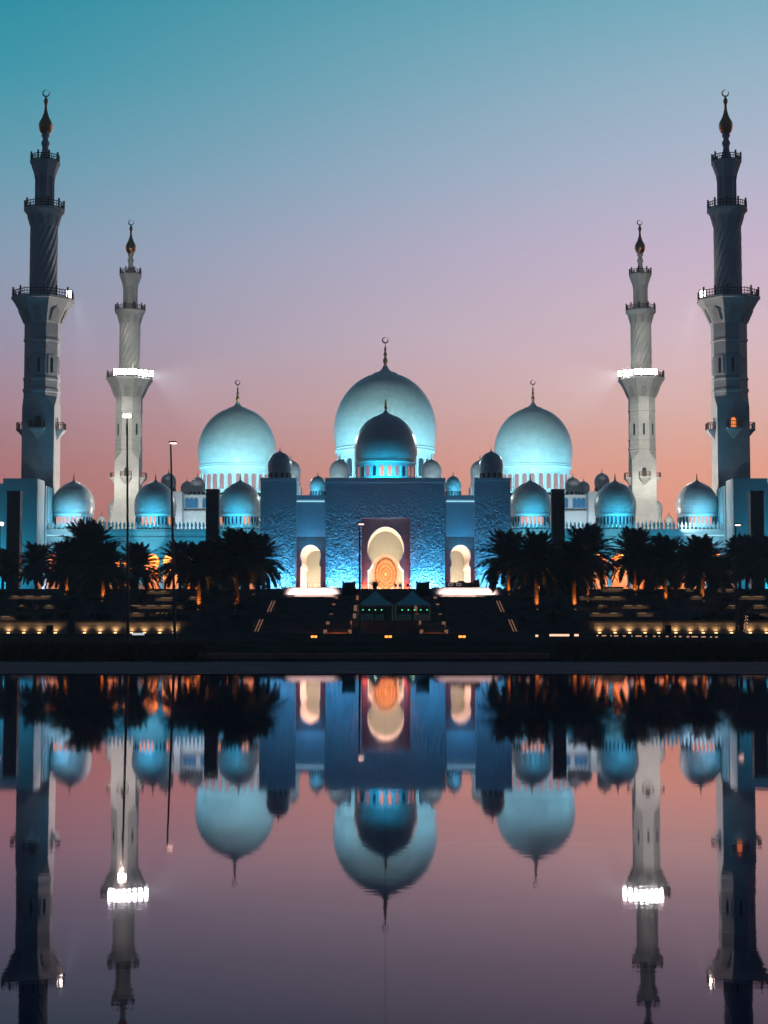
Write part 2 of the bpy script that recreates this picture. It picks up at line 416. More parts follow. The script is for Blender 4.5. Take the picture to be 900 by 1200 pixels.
lit_wall(212.5, 297, [], 'unlit dark garden wall left of the broad stair')
lit_wall(606, 695, [], 'unlit dark garden wall right of the broad stair')
lit_wall(695.5, 776, [702, 720, 737, 755, 771], 'garden wall right of the stairs with warm scallops of light')
lit_wall(784, 940, [791, 808, 823, 838, 856, 878, 897, 915], 'garden wall at far right with warm scallops of light')
lit_wall(776.3, 783.7, [], 'short dark stretch of wall between two lit garden walls')

# lit ledges on the terraces (LED under a cap)
def ledge(px0, px1, y, D, label):
    x0, x1 = xat(px0, D, 5), xat(px1, D, 5); z = zat(y, D)
    root = thing('planter_ledge', label, 'planter', ((x0 + x1) / 2, D - .5, z), group='terrace planters with lit edges')
    w = (x1 - x0) / 2
    MB().box(-w, w, -.3, .45, .22, .5).build('cap', TERRACE, root)
    MB().box(-w, w, .05, .45, -.32, .12).build('trough', RETAIN, root)
    area(((x0 + x1) / 2, D - .95, z + .18), ((x0 + x1) / 2, D - .5, z - .3), w * 1.7, .06, 1.5 * w, (1, .62, .30), 160)
    n = max(1, int(w * 2 / 1.9)); q = 2 * w / n
    for i in range(n):
        a = -w + q * i + random.uniform(.05, .35) * q; b_ = a + q * random.uniform(.35, .75)
        MB().box(a, min(b_, w), .05, .2, .12, .215).build('led_strip', LEDW, root)
for a, b, y, D in ((152, 203, 711, 243), (207, 232, 711, 243), (152, 170, 720, 221), (176, 200, 720, 221), (182, 203, 702, 243.5), (222, 233, 701, 243.5), (172, 200, 694, 265),
                   (22, 45, 711, 243), (52, 64, 711, 243), (0, 20, 724, 221), (10, 60, 700, 264), (690, 733, 701, 243.5), (704, 730, 691.5, 265), (676, 690, 701, 243.5),
                   (700, 712, 711, 243), (728, 760, 711, 243), (803, 812, 691.5, 265), (838, 860, 692, 265), (808, 822, 700.5, 243.5), (865, 897, 700.5, 243.5),
                   (846, 862, 711, 243), (872, 899, 711, 243), (690, 730, 720, 221), (876, 900, 720, 221), (745, 765, 720, 221)):
    ledge(a, b, y, D, 'dark garden planter with a dim warm strip under its cap, on the terraces')

# ================================================================ MOSQUE
DOME_P = [(0.955, 0), (0.975, .10), (0.992, .22), (1.0, .36)] + [(math.cos(t), .36 + 1.145 * math.sin(t)) for t in (.12, .25, .38, .52, .66, .80, .93, 1.06, 1.17, 1.26, 1.33)] + \
         [(0.235, 1.478), (0.232, 1.495), (0.16, 1.515), (0.10, 1.55), (0.065, 1.59), (0.04, 1.65)]
def dense(p, k=2):
    o = []
    for (a, b), (c, d) in zip(p, p[1:]):
        for i in range(k): o.append((a + (c - a) * i / k, b + (d - b) * i / k))
    return o + [p[-1]]
def finial_prof(s):
    return [(.30 * s, 0), (.34 * s, .25 * s), (.5 * s, .6 * s), (.55 * s, .9 * s), (.42 * s, 1.2 * s), (.2 * s, 1.4 * s), (.34 * s, 1.65 * s), (.42 * s, 1.95 * s),
            (.3 * s, 2.25 * s), (.15 * s, 2.4 * s), (.25 * s, 2.6 * s), (.3 * s, 2.85 * s), (.2 * s, 3.1 * s), (.09 * s, 3.3 * s), (.06 * s, 3.9 * s)]
def crescent(mb, z, r, cy=0, th=None):
    th = th or r * .30; N = 20; vs = []; 
    for i in range(N + 1):
        a = math.radians(78) + math.radians(324) * i / N   # opening to the upper right
        t = th * (0.25 + 0.75 * math.sin(PI * i / N)) 
        for dr, dy in ((-t, 0), (0, -t * .6), (t, 0), (0, t * .6)):
            vs.append(((r + dr) * math.cos(a), cy + dy, z + (r + dr) * math.sin(a)))
    fs = [(j * 4 + k, j * 4 + (k + 1) % 4, (j + 1) * 4 + (k + 1) % 4, (j + 1) * 4 + k) for j in range(N) for k in range(4)]
    fs += [(0, 1, 2, 3), (N * 4 + 3, N * 4 + 2, N * 4 + 1, N * 4)]
    mb.add(vs, fs, True)

def win_mesh(w, h, depth=.25, pointed=True):
    """arched window plate facing -Y, base at z 0"""
    pts = [(-w / 2, 0), (w / 2, 0)]; N = 8
    for i in range(N + 1):
        a = PI * i / N; pts.append((w / 2 * math.cos(a), h - w / 2 + w / 2 * math.sin(a) * (1.15 if pointed else 1)))
    k = len(pts)
    mb = MB(); mb.add([(x, -depth, z) for x, z in pts] + [(x, 0, z) for x, z in pts],
                      [tuple(range(k))] + [(i, k + i, k + (i + 1) % k, (i + 1) % k) for i in range(k)])
    return mb

def dome(parent, px, yring, R_px, D, ybase, nwin, glow=(), win=True, ext=0.0, loc0=None, crescent_r=0.0, fin=0.16, finlen=1.0, single=False):
    """one dome: shell (part) > drum, ring, finial, window; coordinates in world, parent at loc0"""
    z = zat(yring, D); X = xat(px, D, z); R = R_px / F * (D * math.cos(PITCH) + (z - EYE) * math.sin(PITCH))
    o0 = parent.location
    loc = (X - o0.x, D - o0.y, z - o0.z)
    sh = MB().lathe([(r * R, h * R) for r, h in dense(DOME_P)], 64, capb=False)
    d = sh.build('dome', MARBLE_DOME, parent, loc)
    zb = zat(ybase, D) - z - ext
    # string course ring between shell and drum
    MB().lathe([(.93 * R, -.085 * R), (.975 * R, -.075 * R), (.985 * R, -.05 * R), (.955 * R, -.035 * R), (.965 * R, -.02 * R), (.98 * R, .0), (.965 * R, .012 * R), (.93 * R, .02 * R)], 64).build('ring', MARBLE_PLAIN, d)
    h = -zb
    dr = MB().lathe([(.90 * R, zb), (.90 * R, zb + h * .25), (.905 * R, zb + h * .6), (.925 * R, -.12 * R), (.95 * R, -.08 * R)], 64)
    dr.build('drum', MARBLE, d)
    s = R * fin / 1.3
    f = MB().lathe([(r, zz * finlen) for r, zz in finial_prof(s)], 12)
    ztop = 1.66 * R
    f.v = [(x, y, q + ztop - .12 * s) for x, y, q in f.v]
    if crescent_r: crescent(f, ztop + 3.9 * s * finlen + crescent_r * .9, crescent_r)
    f.build('finial', GOLD, d)
    if win:
        hw = h * .52 if nwin < 30 else h * .55
        wd = 2 * PI * .9 * R / nwin * (.5 if single == 'pink' else .38)
        wm_ = win_mesh(wd, hw, .12 + R * .02)
        meg = wm_.data('window_pane', ORANGEWIN); mep = wm_.data('window_pane', PINKWIN); med = wm_.data('window_pane', DARKWIN)
        if not single:
            mg, md = MB(), MB()
        for i in range(nwin):
            a = -PI / 2 + 2 * PI * (i + .5) / nwin
            if math.sin(a) > 0.25: continue
            off = math.degrees(a + PI / 2); off = (off + 180) % 360 - 180
            lit = any(lo <= off <= hi for lo, hi in glow)
            zz = zb + h * (.12 if nwin < 30 else .18)
            p = Vector((.895 * R * math.cos(a), .895 * R * math.sin(a), zz))
            if single:
                me = (mep if abs(off) > 14 and lit and random.random() < .5 else meg) if lit else med
                if single == 'pink': me = mep if lit else med
                o = bpy.data.objects.new('window', me); COL.objects.link(o); o.parent = d
                o.location = p; o.rotation_euler = (0, 0, a + PI / 2)
            else:
                M_ = Matrix.Translation(p) @ Matrix.Rotation(a + PI / 2, 4, 'Z')
                (mg if lit else md).add([M_ @ Vector(v) for v in wm_.v], wm_.f)
            # slender column between windows
        if not single:
            if mg.v: mg.build('lit_windows', ORANGEWIN, d, kind='stuff')
            if md.v: md.build('dark_windows', DARKWIN, d, kind='stuff')
        cm = MB()
        for i in range(nwin):
            a = -PI / 2 + 2 * PI * i / nwin
            if math.sin(a) > 0.3: continue
            x, y = .925 * R * math.cos(a), .925 * R * math.sin(a)
            cm.lathe([(wd * .22, zb + h * .08), (wd * .16, zb + h * .14), (wd * .15, zb + h * .62), (wd * .26, zb + h * .70)], 6, x, y)
        cm.build('drum_columns', MARBLE_PLAIN, d, kind='stuff')
        MB().lathe([(.955 * R, zb), (.955 * R, zb + h * .07), (.93 * R, zb + h * .075), (.90 * R, zb + h * .08)], 64).build('drum_base', MARBLE_PLAIN, d)
    return d, X, z, R

def key_half(z, zc, r, zw, bw, zs, a, ztop):
    """half width of a keyhole arch at height z"""
    if z <= zs: return a
    if z <= zw: return bw + (a * .93 - bw) * (zw - z) / (zw - zs)
    if z >= ztop: return 0
    if z <= zc: 
        return max(bw, math.sqrt(max(0, r * r - (z - zc) ** 2)))
    u = (z - zc) / (ztop - zc)
    return r * math.sqrt(max(0, 1 - u ** 2))
def key_levels(zb, zc, r, zw, zs, ztop, n=22):
    L = [zb, zs, zs + 1e-3]
    k = 4
    for i in range(1, k + 1): L.append(zs + (zw - zs) * i / k)
    for i in range(1, n + 1): 
        u = i / n; L.append(zw + (ztop - zw) * math.sin(u * PI / 2) if False else zw + (ztop - zw) * (1 - (1 - u) ** 1.8))
    return L
def arch_wall(mb, x0, x1, zb, zt, y0, y1, cx, P):
    """wall piece between x0 and x1 with a keyhole opening through it; P = (zc, r, zw, bw, zs, a, ztop)"""
    zc, r, zw, bw, zs, a, ztop = P
    L = key_levels(zb, zc, r, zw, zs, ztop)
    for q, (u, v) in enumerate(zip(L, L[1:])):
        wu, wv = key_half(u, *P), key_half(v - (1e-6 if q == 0 else 0), *P)
        for sg, xe in ((-1, x0), (1, x1)):
            p = [(cx + sg * wu, y0, u), (xe, y0, u), (xe, y0, v), (cx + sg * wv, y0, v)]
            back = [(x, y1, z) for x, _, z in p]
            mb.add(p + back, [(0, 1, 2, 3), (4, 7, 6, 5)])
            mb.add([(cx + sg * wu, y0, u), (cx + sg * wv, y0, v), (cx + sg * wv, y1, v), (cx + sg * wu, y1, u)], [(0, 1, 2, 3)])
    mb.box(x0, x1, y0, y1, ztop, zt)
    mb.add([(x0, y0, zb), (x0, y1, zb), (x0, y1, ztop), (x0, y0, ztop), (x1, y0, zb), (x1, y1, zb), (x1, y1, ztop), (x1, y0, ztop)], [(0, 1, 2, 3), (4, 7, 6, 5)])
def P_px(D, yc, r, yw, bw, ys, a, yt):
    k = D / F
    return (zat(yc, D), r * k, zat(yw, D), bw * k, zat(ys, D), a * k, zat(yt, D))

# ---- entrance portal ------------------------------------------------------------
DPt = 332
zt = zat(560, DPt)
por = thing('entrance_portal', 'massive flat-topped blue-lit central gateway with carved walls and glowing keyhole arch', 'gateway', (0, DPt, 0))
def wx(px, D=DPt, z=20): return xat(px, D, z)
xa, xb = wx(381.5), wx(521.5); ga, gb = wx(424), wx(480.5); zgt = zat(607, DPt)
def pbox(x0, x1, D0, D1, z0, z1, name, m_, root, **t):
    o = root.location
    return MB().box(x0 - o.x, x1 - o.x, D0 - o.y, D1 - o.y, z0 - o.z, z1 - o.z).build(name, m_, root, **t)
pbox(xa, ga, DPt, DPt + 14, ZP, zgt, 'carved_pier', CARVED, por)
pbox(gb, xb, DPt, DPt + 14, ZP, zgt, 'carved_pier', CARVED, por)
pbox(xa, xb, DPt + .003, DPt + 14, zgt, zt - .9, 'lintel_wall', CARVED, por)
pbox(xa - .12, xb + .12, DPt - .15, DPt + 14, zt - .9, zt, 'cornice', MARBLE_PLAIN, por)
# recessed red inlaid panel with the great keyhole arch
mb = MB(); arch_wall(mb, ga, gb, ZP, zgt, .9, 2.3, wx(452), P_px(DPt, 643, 22, 661, 16.3, 667.5, 21.5, 617))
mb.build('inlaid_panel', INLAY, por)
# cream lining of the arch (its thickness)
mb = MB()
P = P_px(DPt, 643, 22, 661, 16.3, 667.5, 21.5, 617)
L = key_levels(ZP, P[0], P[1], P[2], P[4], P[6])
for q, (u, v) in enumerate(zip(L, L[1:])):
    for sg in (-1, 1):
        wu, wv = key_half(u, *P), key_half(v - (1e-6 if q == 0 else 0), *P)
        c = wx(452)
        A = [(c + sg * wu, .88, u), (c + sg * wv, .88, v), (c + sg * (wv - .12), .88, v), (c + sg * (wu - .12), .88, u)]
        B = [(x, 16.9, z) for x, _, z in A]
        mb.add(A + B, [(0, 1, 2, 3), (2, 3, 7, 6), (0, 4, 5, 1)])
mb.build('arch_lining', MARBLE_PLAIN, por)
# vestibule: side walls, pale inner wall with a smaller arch, gilded tracery window behind
pbox(ga - 3, ga - 2.5, DPt + 17.81, DPt + 22, ZP, zgt, 'vestibule_wall', MARBLE_PLAIN, por)
pbox(gb + 2.5, gb + 3, DPt + 17.81, DPt + 22, ZP, zgt, 'vestibule_wall', MARBLE_PLAIN, por)
D2 = DPt + 17
PALEWALL = mat('pale_inner_stone', (.24, .31, .29), .6, noise=.05)
mb = MB(); arch_wall(mb, ga - 3, gb + 3, ZP, zgt + 1, 17, 17.8, wx(452), P_px(D2, 668, 17.5, 679, 15.5, 681, 17.5, 649))
mb.build('inner_wall', PALEWALL, por)
pbox(ga - 3, gb + 3, DPt + 21.5, DPt + 21.8, ZP, zgt, 'back_wall', mat('cream_plaster', (.75, .6, .48), .6), por)
ct = wx(452, DPt + 21); zc_ = zat(673, DPt + 21); rx, rz = 12.6 * (DPt + 21) / F, 18 * (DPt + 21) / F
mb = MB(); N = 40
mb.add([(ct + rx * math.cos(2 * PI * i / N), 21.3, zc_ + rz * math.sin(2 * PI * i / N)) for i in range(N)], [tuple(range(N))])
win_o = mb.build('tracery_window', DOORGLOW, por)
mb = MB()
for rr in (.98, .72, .45, .2):
    pts = [Vector((ct + rx * rr * math.cos(2 * PI * i / N), 21.18, zc_ + rz * rr * math.sin(2 * PI * i / N))) for i in range(N)]
    for i in range(N): mb.tube(pts[i], pts[(i + 1) % N], .13, seg=4)
for i in range(16):
    a = 2 * PI * i / 16
    prev = None
    for k in range(9):
        rr = .15 + .83 * k / 8; aa = a + .35 * math.sin(k * 1.3) 
        p = Vector((ct + rx * rr * math.cos(aa), 21.18, zc_ + rz * rr * math.sin(aa)))
        if prev: mb.tube(prev, p, .11, seg=4)
        prev = p
mb.build('tracery', mat('tracery_gold', (.40, .12, .03), .5, metal=.3), win_o)
area((wx(452), DPt + 8.5, ZP + .15), (wx(452), DPt + 8.5, ZP + 9), 5, 13, 6500, (1, .60, .38))
area((wx(452), DPt + 13.5, ZP + .3), (wx(452), DPt + 17, ZP + 8), 6, .6, 150, (.85, 1, .88))
area((wx(452), DPt + 19.6, ZP + .2), (wx(452), DPt + 19.8, ZP + 4), 4, 1.5, 500, (1, .50, .36))
# warm lights at the foot of the inlaid panel
for s_ in (-1, 1):
    spot((wx(452) + s_ * 4.3, DPt + .15, ZP + .2), (wx(452) + s_ * 4.1, DPt + .9, ZP + 7), 1100, (1, .24, .12), 120, .8, .15)
    spot((wx(452) + s_ * 2.6, DPt - 3.2, ZP + .2), (wx(452) + s_ * 3.2, DPt + .9, ZP + 8), 800, (1, .20, .14), 50, .5, .15)
dome(por, 452, 541, 37, DPt + 9, 560, 24, glow=((-75, -55), (-38, -30), (-8, 32), (38, 80)), ext=.5, single=True, fin=.13)
area((0, DPt + .8, zt + .25), (0, DPt + 6.5, zt + 3.4), 9, .4, 1000, TEAL, 150)

# ---- wings ---------------------------------------------------------------------
def lit_ledge(x0, x1, z, D, root):  # glowing strip paints the light a ledge catches; no lamp there
    o = root.location
    MB().box(x0 - o.x, x1 - o.x, D - .12 - o.y, D - .02 - o.y, z - o.z, z + .2 - o.z).build('painted_lit_ledge', LEDGE_SHINE, root)
for sg, side in ((-1, 'left'), (1, 'right')):
    f = (lambda p: p) if sg < 0 else (lambda p: 2 * AX + .5 - p)
    Dw = DPt + 2.5
    a, b = sorted((wx(f(346.5), Dw), wx(f(381.3), Dw)))
    zw_ = zat(580.5, Dw)
    wing = thing('portal_wing', '%s blue recessed wing with glowing keyhole door beside the central gateway' % side, 'gateway', ((a + b) / 2, Dw, 0))
    cx = wx(f(364), Dw) - wing.location.x
    mb = MB(); arch_wall(mb, a - wing.location.x, b - wing.location.x, ZP, zat(629, Dw), 0, 1.8, cx, P_px(Dw, 651.5, 12.4, 662.5, 10.6, 664.5, 12.2, 638.5))
    mb.build('arch_panel', INLAY, wing)
    pbox(a, b, Dw, Dw + 10, zat(629, Dw), zw_ - .8, 'wall', MARBLE_PLAIN, wing)
    pbox(a + .01, b - .01, Dw - .4, Dw + 10, zw_ - .8, zw_, 'cornice', MARBLE_PLAIN, wing)
    lit_ledge(a + .2, b - .2, zat(588, Dw), Dw, wing)
    area(((a + b) / 2, Dw + .6, zw_ + .2), ((a + b) / 2, Dw + 4, zw_ + 2.2), 4.5, .25, 170, (.1, .6, .95), 160)
    # pale passage wall behind the door, seen off axis
    pbox(a - 3, b + 3, Dw + 27, Dw + 27.4, ZP, zat(629, Dw), 'passage_wall', PALEWALL, wing)
    lin_ = MB(); Pw = P_px(Dw, 651.5, 12.4, 662.5, 10.6, 664.5, 12.2, 638.5); L = key_levels(ZP, Pw[0], Pw[1], Pw[2], Pw[4], Pw[6])
    for q, (u, v) in enumerate(zip(L, L[1:])):
        for s2 in (-1, 1):
            wu, wv = key_half(u, *Pw), key_half(v - (1e-6 if q == 0 else 0), *Pw)
            A = [(cx + s2 * wu, -.02, u), (cx + s2 * wv, -.02, v), (cx + s2 * (wv - .1), -.02, v), (cx + s2 * (wu - .1), -.02, u)]
            lin_.add(A + [(x, 26.9, z) for x, _, z in A], [(0, 1, 2, 3), (2, 3, 7, 6), (0, 4, 5, 1)])
    lin_.build('arch_lining', MARBLE_PLAIN, wing)
    area((cx + wing.location.x, Dw + 13.5, ZP + .15), (cx + wing.location.x, Dw + 13.5, ZP + 9), 2.6, 25, 6000, (1, .60, .40))
    spot((cx + wing.location.x, Dw - .9, ZP + .2), (cx + wing.location.x, Dw + .2, ZP + 4), 420, (1, .28, .22), 130, .8, .15)
    dome(wing, f(372.5), 572.5, 9.6, Dw + 5, 580.5, 16, ext=.3, fin=.16)
    area(((a + b) / 2, Dw - 1.5, ZP + .2), ((a + b) / 2, Dw, ZP + 12), 4.5, .3, 60, (.35, .25, 1), 160)
    area(((a + b) / 2, Dw - 1.6, ZP + 8.2), ((a + b) / 2, Dw + .2, ZP + 16), 4, .25, 130, BLUE, 150)
    # carved outer block
    Db = DPt + .5
    c, d = sorted((wx(f(305), Db), wx(f(347), Db))); zb_ = zat(560, Db)
    blk = thing('carved_tower_block', '%s carved blue-lit square block with a small grey dome on top' % side, 'tower', ((c + d) / 2, Db, 0))
    pbox(c, d, Db, Db + 10, ZP, zb_ - .6, 'wall', CARVED, blk)
    pbox(c - .1, d + .1, Db - .12, Db + 10.1, zb_ - .6, zb_, 'cornice', MARBLE_PLAIN, blk)
    dome(blk, f(328), 551, 14.2, Db + 5, 560, 12, ext=.3, fin=.12)
    # blue strip washers at the wall's foot, each under a lamp
    for (u, v, pw) in ((c, d, 900), (min(wx(f(382)), wx(f(424))), max(wx(f(382)), wx(f(424))), 1100)):
        area(((u + v) / 2, DPt - 2.2, ZP + .35), ((u + v) / 2, DPt + .2, ZP + 6.5), v - u - .6, .35, pw * .75, BLUE, 130)
        area(((u + v) / 2, DPt - 1.2, ZP + .3), ((u + v) / 2, DPt + .1, ZP + 3.5), v - u - .8, .3, pw * .80, (.20, .62, 1), 140)
        area(((u + v) / 2, DPt - 6.5, ZP + .35), ((u + v) / 2, DPt + .2, ZP + 12), v - u - .6, .35, pw * .15, (.0, .30, .80), 110)
        o = MB().box(-(v - u) / 2 + .3, (v - u) / 2 - .3, -.3, .3, 0, .2).build('light_washer', BLACK, loc=((u + v) / 2, DPt - 2.4, ZP + .002))
        tag(o, 'slim floor washer lighting the carved wall %s the %s wing' % ('outside' if u == c else 'inside', side), 'light')
    # small white lit domes peeping over
    back = thing('courtyard_pavilion', 'pale lit domed pavilion peeping above the roofs %s of the main dome' % side, 'pavilion', (0, 470, 0))
    dome(back, f(398), 557, 12, 470, 566, 14, ext=4)
    dome(back, f(341), 557, 11.5, 470, 566, 14, ext=4)
    p0, p1 = sorted((xat(f(330), 470), xat(f(352.5), 470)))
    pbox(p0, p1, 466, 478, ZP, zat(569, 466), 'pavilion_wall', MARBLE, back)
    area((xat(f(375), 455), 455, zat(585, 455)), (xat(f(375), 470), 470, zat(555, 470)), 14, .6, 1300, (.5, .85, 1), 160)

# ---- prayer hall with the three great domes ---------------------------------------
DH = 532
hall = thing('prayer_hall', 'distant white prayer hall carrying the three largest blue-lit domes', 'mosque hall', (0, DH, 0))
pbox(xat(210, DH), xat(693, DH), DH - 12, DH + 40, ZP, zat(582, DH - 12), 'wall', MARBLE, hall)
hall_domes = []
for px, yr, R, yb, cr, fl in ((451.5, 527, 60.3, 566, .9, 1.0), (278, 546.5, 46, 580, .72, 1.0), (625, 546.5, 46, 580, .72, 1.0)):
    big = px == 451.5
    dd, X, z, RR = dome(hall, px, yr, R, DH, yb, 28 if not big else 26, glow=((-60, 75),) if not big else (), ext=0, single='pink', crescent_r=cr, fin=.115, finlen=1.28)
    hall_domes.append((X, z, RR))
    # one broad cool fill lamp added far in front of the dome, then a ring of roof lights
    area((X * .9, DH - 62, zat(588, DH - 62)), (X, DH, z + RR * .7), 8, 2, 11000 if big else 7600, (.42, .82, .86), 90)
    zbase = zat(yb + 4, DH - RR)
    for a in ((-70, -35, 0, 35, 70)):
        ar = math.radians(a); rr = RR + 12
        L0 = (X + rr * math.sin(ar), DH - rr * math.cos(ar), zbase)
        area(L0, (X + RR * .8 * math.sin(ar), DH - RR * .8 * math.cos(ar), z + RR * .2), 9, .7, 3300 if big else 2400, (.19, .68, .90), 150)

# ---- corner pavilions inside the courtyard ------------------------------------------
for sg, side in ((-1, 'left'), (1, 'right')):
    f = (lambda p: p) if sg < 0 else (lambda p: 2 * AX - p)
    Dc = 440
    cp = thing('corner_pavilion', 'white lit corner building with twin small domes %s of the great domes' % side, 'building', (0, Dc, 0))
    a, b = sorted((xat(f(203), Dc), xat(f(258), Dc)))
    pbox(a, b, Dc, Dc + 14, ZP, zat(599, Dc), 'wall', MARBLE_PLAIN, cp)
    a, b = sorted((xat(f(214), Dc), xat(f(258), Dc)))
    pbox(a, b, Dc + 1, Dc + 13, zat(599, Dc), zat(581.5, Dc), 'upper_wall', MARBLE_PLAIN, cp)
    pbox(a - .3, b + .3, Dc + .6, Dc + 13, zat(581.5, Dc), zat(579.5, Dc), 'cornice', MARBLE_PLAIN, cp)
    pbox(a - .6, b + .6, Dc + .2, Dc + .99, zat(599.8, Dc), zat(598, Dc), 'ledge', MARBLE_PLAIN, cp)
    wmx = win_mesh(1.1, 2.6, .2)
    med = wmx.data('window_pane', mat('blue_glass', (.05, .22, .4), .2))
    for p in (219, 224, 229, 239, 245, 251):
        o = bpy.data.objects.new('window', med); COL.objects.link(o); o.parent = cp
        o.location = (xat(f(p), Dc) - cp.location.x, .98, zat(595, Dc))
    dome(cp, f(219), 575, 7.4, Dc + 6, 580.5, 10, ext=.4)
    dome(cp, f(231.5), 573.5, 9.3, Dc + 6, 580.5, 10, ext=.4)
    a, b = sorted((xat(f(189), Dc - 5), xat(f(213), Dc - 5)))
    pbox(a, b, Dc - 5, Dc + 6, ZP, zat(576, Dc - 5), 'stair_tower', MARBLE_PLAIN, cp)
    dome(cp, f(197.5), 568, 9, Dc, 576, 10, ext=.4)
    area((xat(f(215), Dc - 22), Dc - 22, ZP + 9), (xat(f(222), Dc), Dc, ZP + 17), 14, .8, 4200, (.80, .92, 1), 150)
    area((xat(f(240), Dc - 12), Dc - 12, ZP + 12), (xat(f(228), Dc), Dc, ZP + 19), 8, .8, 800, (.2, .7, 1), 150)
    # pieces showing beside the rear minaret
    fp = thing('far_pavilion', 'far domed pavilion half hidden behind the %s rear minaret' % side, 'pavilion', (0, 500, 0))
    dome(fp, f(136), 600, 9.5, 500, 612, 12, ext=6)
    dome(fp, f(119), 613, 5.5, 500, 618, 8, ext=6, fin=.3)
    area((xat(f(133), 488), 488, ZP + 14), (xat(f(136), 500), 500, ZP + 19), 5, .5, 500, TEAL, 150)

# ---- front arcades -------------------------------------------------------------------
DA = 345
for sg, side in ((-1, 'left'), (1, 'right')):
    f = (lambda p: p) if sg < 0 else (lambda p: 2 * AX - p)
    a, b = sorted((xat(f(50), DA, 15), xat(f(306), DA, 15)))
    arc = thing('front_arcade', '%s blue-lit arcade with pointed battlements, keyhole arches and three domes' % side, 'arcade', ((a + b) / 2, DA, 0))
    ox = arc.location.x
    zt_ = zat(620, DA); za_ = zat(640, DA)
    cs = sorted(xat(f(62 + 23 * k), DA, 12) for k in range(11))
    PA = P_px(DA, 658.5, 9.6, 667.5, 7.6, 669.5, 9, 648.8)
    mb = MB(); edges = [a] + [(u + v) / 2 for u, v in zip(cs, cs[1:])] + [b]
    for i, c in enumerate(cs):
        arch_wall(mb, edges[i] - ox, edges[i + 1] - ox, ZP, za_, 0, .9, c - ox, PA)
    mb.build('arch_wall', MARBLE_PLAIN, arc)
    pbox(a, b, DA, DA + 15, za_, zt_ - .75, 'upper_wall', MARBLE_PLAIN, arc)
    pbox(a, b, DA - .35, DA + 15, zt_ - .75, zt_, 'cornice', MARBLE_PLAIN, arc)
    pbox(a, b, DA - .15, DA - .002, zat(630, DA) - .12, zat(630, DA) + .12, 'string_course', MARBLE_PLAIN, arc)
    pbox(a, b, DA + 5.5, DA + 6, ZP, za_, 'gallery_wall', mat('gallery_plaster', (.72, .46, .26), .6), arc)
    # slender columns in front of the piers
    colm = MB().lathe([(.34, 0), (.34, .2), (.22, .3), (.2, 3.0), (.36, 3.5), (.36, 3.7)], 10).data('column_shaft', MARBLE_PLAIN)
    for e_ in edges[1:-1]:
        o = bpy.data.objects.new('column', colm); COL.objects.link(o); o.parent = arc; o.location = (e_ - ox, -.4, ZP)
    # battlements
    mb = MB(); n = int((b - a) / .82); st = (b - a) / n
    for i in range(n):
        x = a - ox + st * (i + .5)
        pts = [(-.16, 0), (.16, 0), (.14, .35), (.30, .62), (.20, 1.0), (0, 1.62), (-.20, 1.0), (-.30, .62), (-.14, .35)]
        k = len(pts)
        mb.add([(x + p, -.30, zt_ + q) for p, q in pts] + [(x + p, -.12, zt_ + q) for p, q in pts],
               [tuple(range(k)), tuple(reversed(range(k, 2 * k)))] + [(i2, k + i2, k + (i2 + 1) % k, (i2 + 1) % k) for i2 in range(k)])
    mb.build('battlements', MARBLE_PLAIN, arc, kind='stuff')
    for u, v in ((50, 78), (284, 305)):
        x0, x1 = sorted((xat(f(u), DA, 15), xat(f(v), DA, 15)))
        lit_ledge(x0 + .1, x1 - .1, zat(628, DA), DA - .14, arc)
    for px, g in ((86, ((-45, 30),)), (182, ((-38, 8), (50, 70))), (281.5, ((-90, -60), (12, 40)))):
        gg = g if sg < 0 else ((-38, 40),) if px != 182 else ()
        d_, X, z, R = dome(arc, f(px), 602, 24.6, DA + 7.5, 616, 30, glow=gg, ext=.6, fin=.11, finlen=.9)
        spot((X, DA - 13, ZP + .5), (X, DA + 7.5, z + R * .6), 8500, (.16, .62, .80), 24, .5, .3)
        area((X, DA + .6, zt_ + .5), (X, DA + 4, z + R * .2), 6.5, .35, 700, (.04, .5, .82), 170)
    # warm gallery light
    area(((a + b) / 2, DA + 3.2, za_ - .25), ((a + b) / 2, DA + 3.6, ZP), b - a - 3, 1.2, 12000, (1, .32, .07))
    # teal floods out in the garden washing the wall above the arches
    for u in (70, 130, 190, 250, 292):
        X = xat(f(u), DA - 12, 10)
        spot((X, DA - 10, ZP + .4), (X, DA, ZP + 7.5), 5200, TEAL, 82, .5, .3)
    # ---- end block
    De = 336
    e0, e1 = sorted((xat(f(2.5), De, 20), xat(f(43), De, 20)))
    eb = thing('end_block', 'tall plain blue end block at the far %s of the arcade' % side, 'building', ((e0 + e1) / 2, De, 0))
    pbox(e0, e1, De, De + 7, ZP, zat(560.5, De), 'wall', MARBLE_PLAIN, eb)
    q0, q1 = sorted((xat(f(-80), De, 20), xat(f(2.3), De, 20)))
    pbox(q0, q1, De + .8, De + 9, ZP, zat(566, De), 'side_wall', MARBLE_PLAIN, eb)
    r1 = e1 if sg < 0 else e0
    for k in range(4):
        yy = De + 7.4 + k * 2.4
        x0, x1 = sorted((r1 - sg * .2, r1 + sg * 6))
        pbox(x0, x1, yy, yy + 1.4, ZP, zat(570, De + 9), 'pilaster', MARBLE_PLAIN, eb)
    x0, x1 = sorted((r1 + sg * .6, r1 + sg * 6))
    pbox(x0, x1, De + 7.003, De + 17.5, ZP, zat(571, De + 9), 'rear_wall', MARBLE_PLAIN, eb)
    xx = (e0 + e1) / 2
    area((xx, De - 9, ZP + .3), (xx, De, ZP + 12), 8, .4, 900, TEAL, 140)
    area((xx - sg * -9 if False else xx - sg * 13, De + 6, zat(615, De)), (r1 - sg * 0, De + 9, zat(595, De)), 3, .5, 420, (.55, .85, 1), 150)
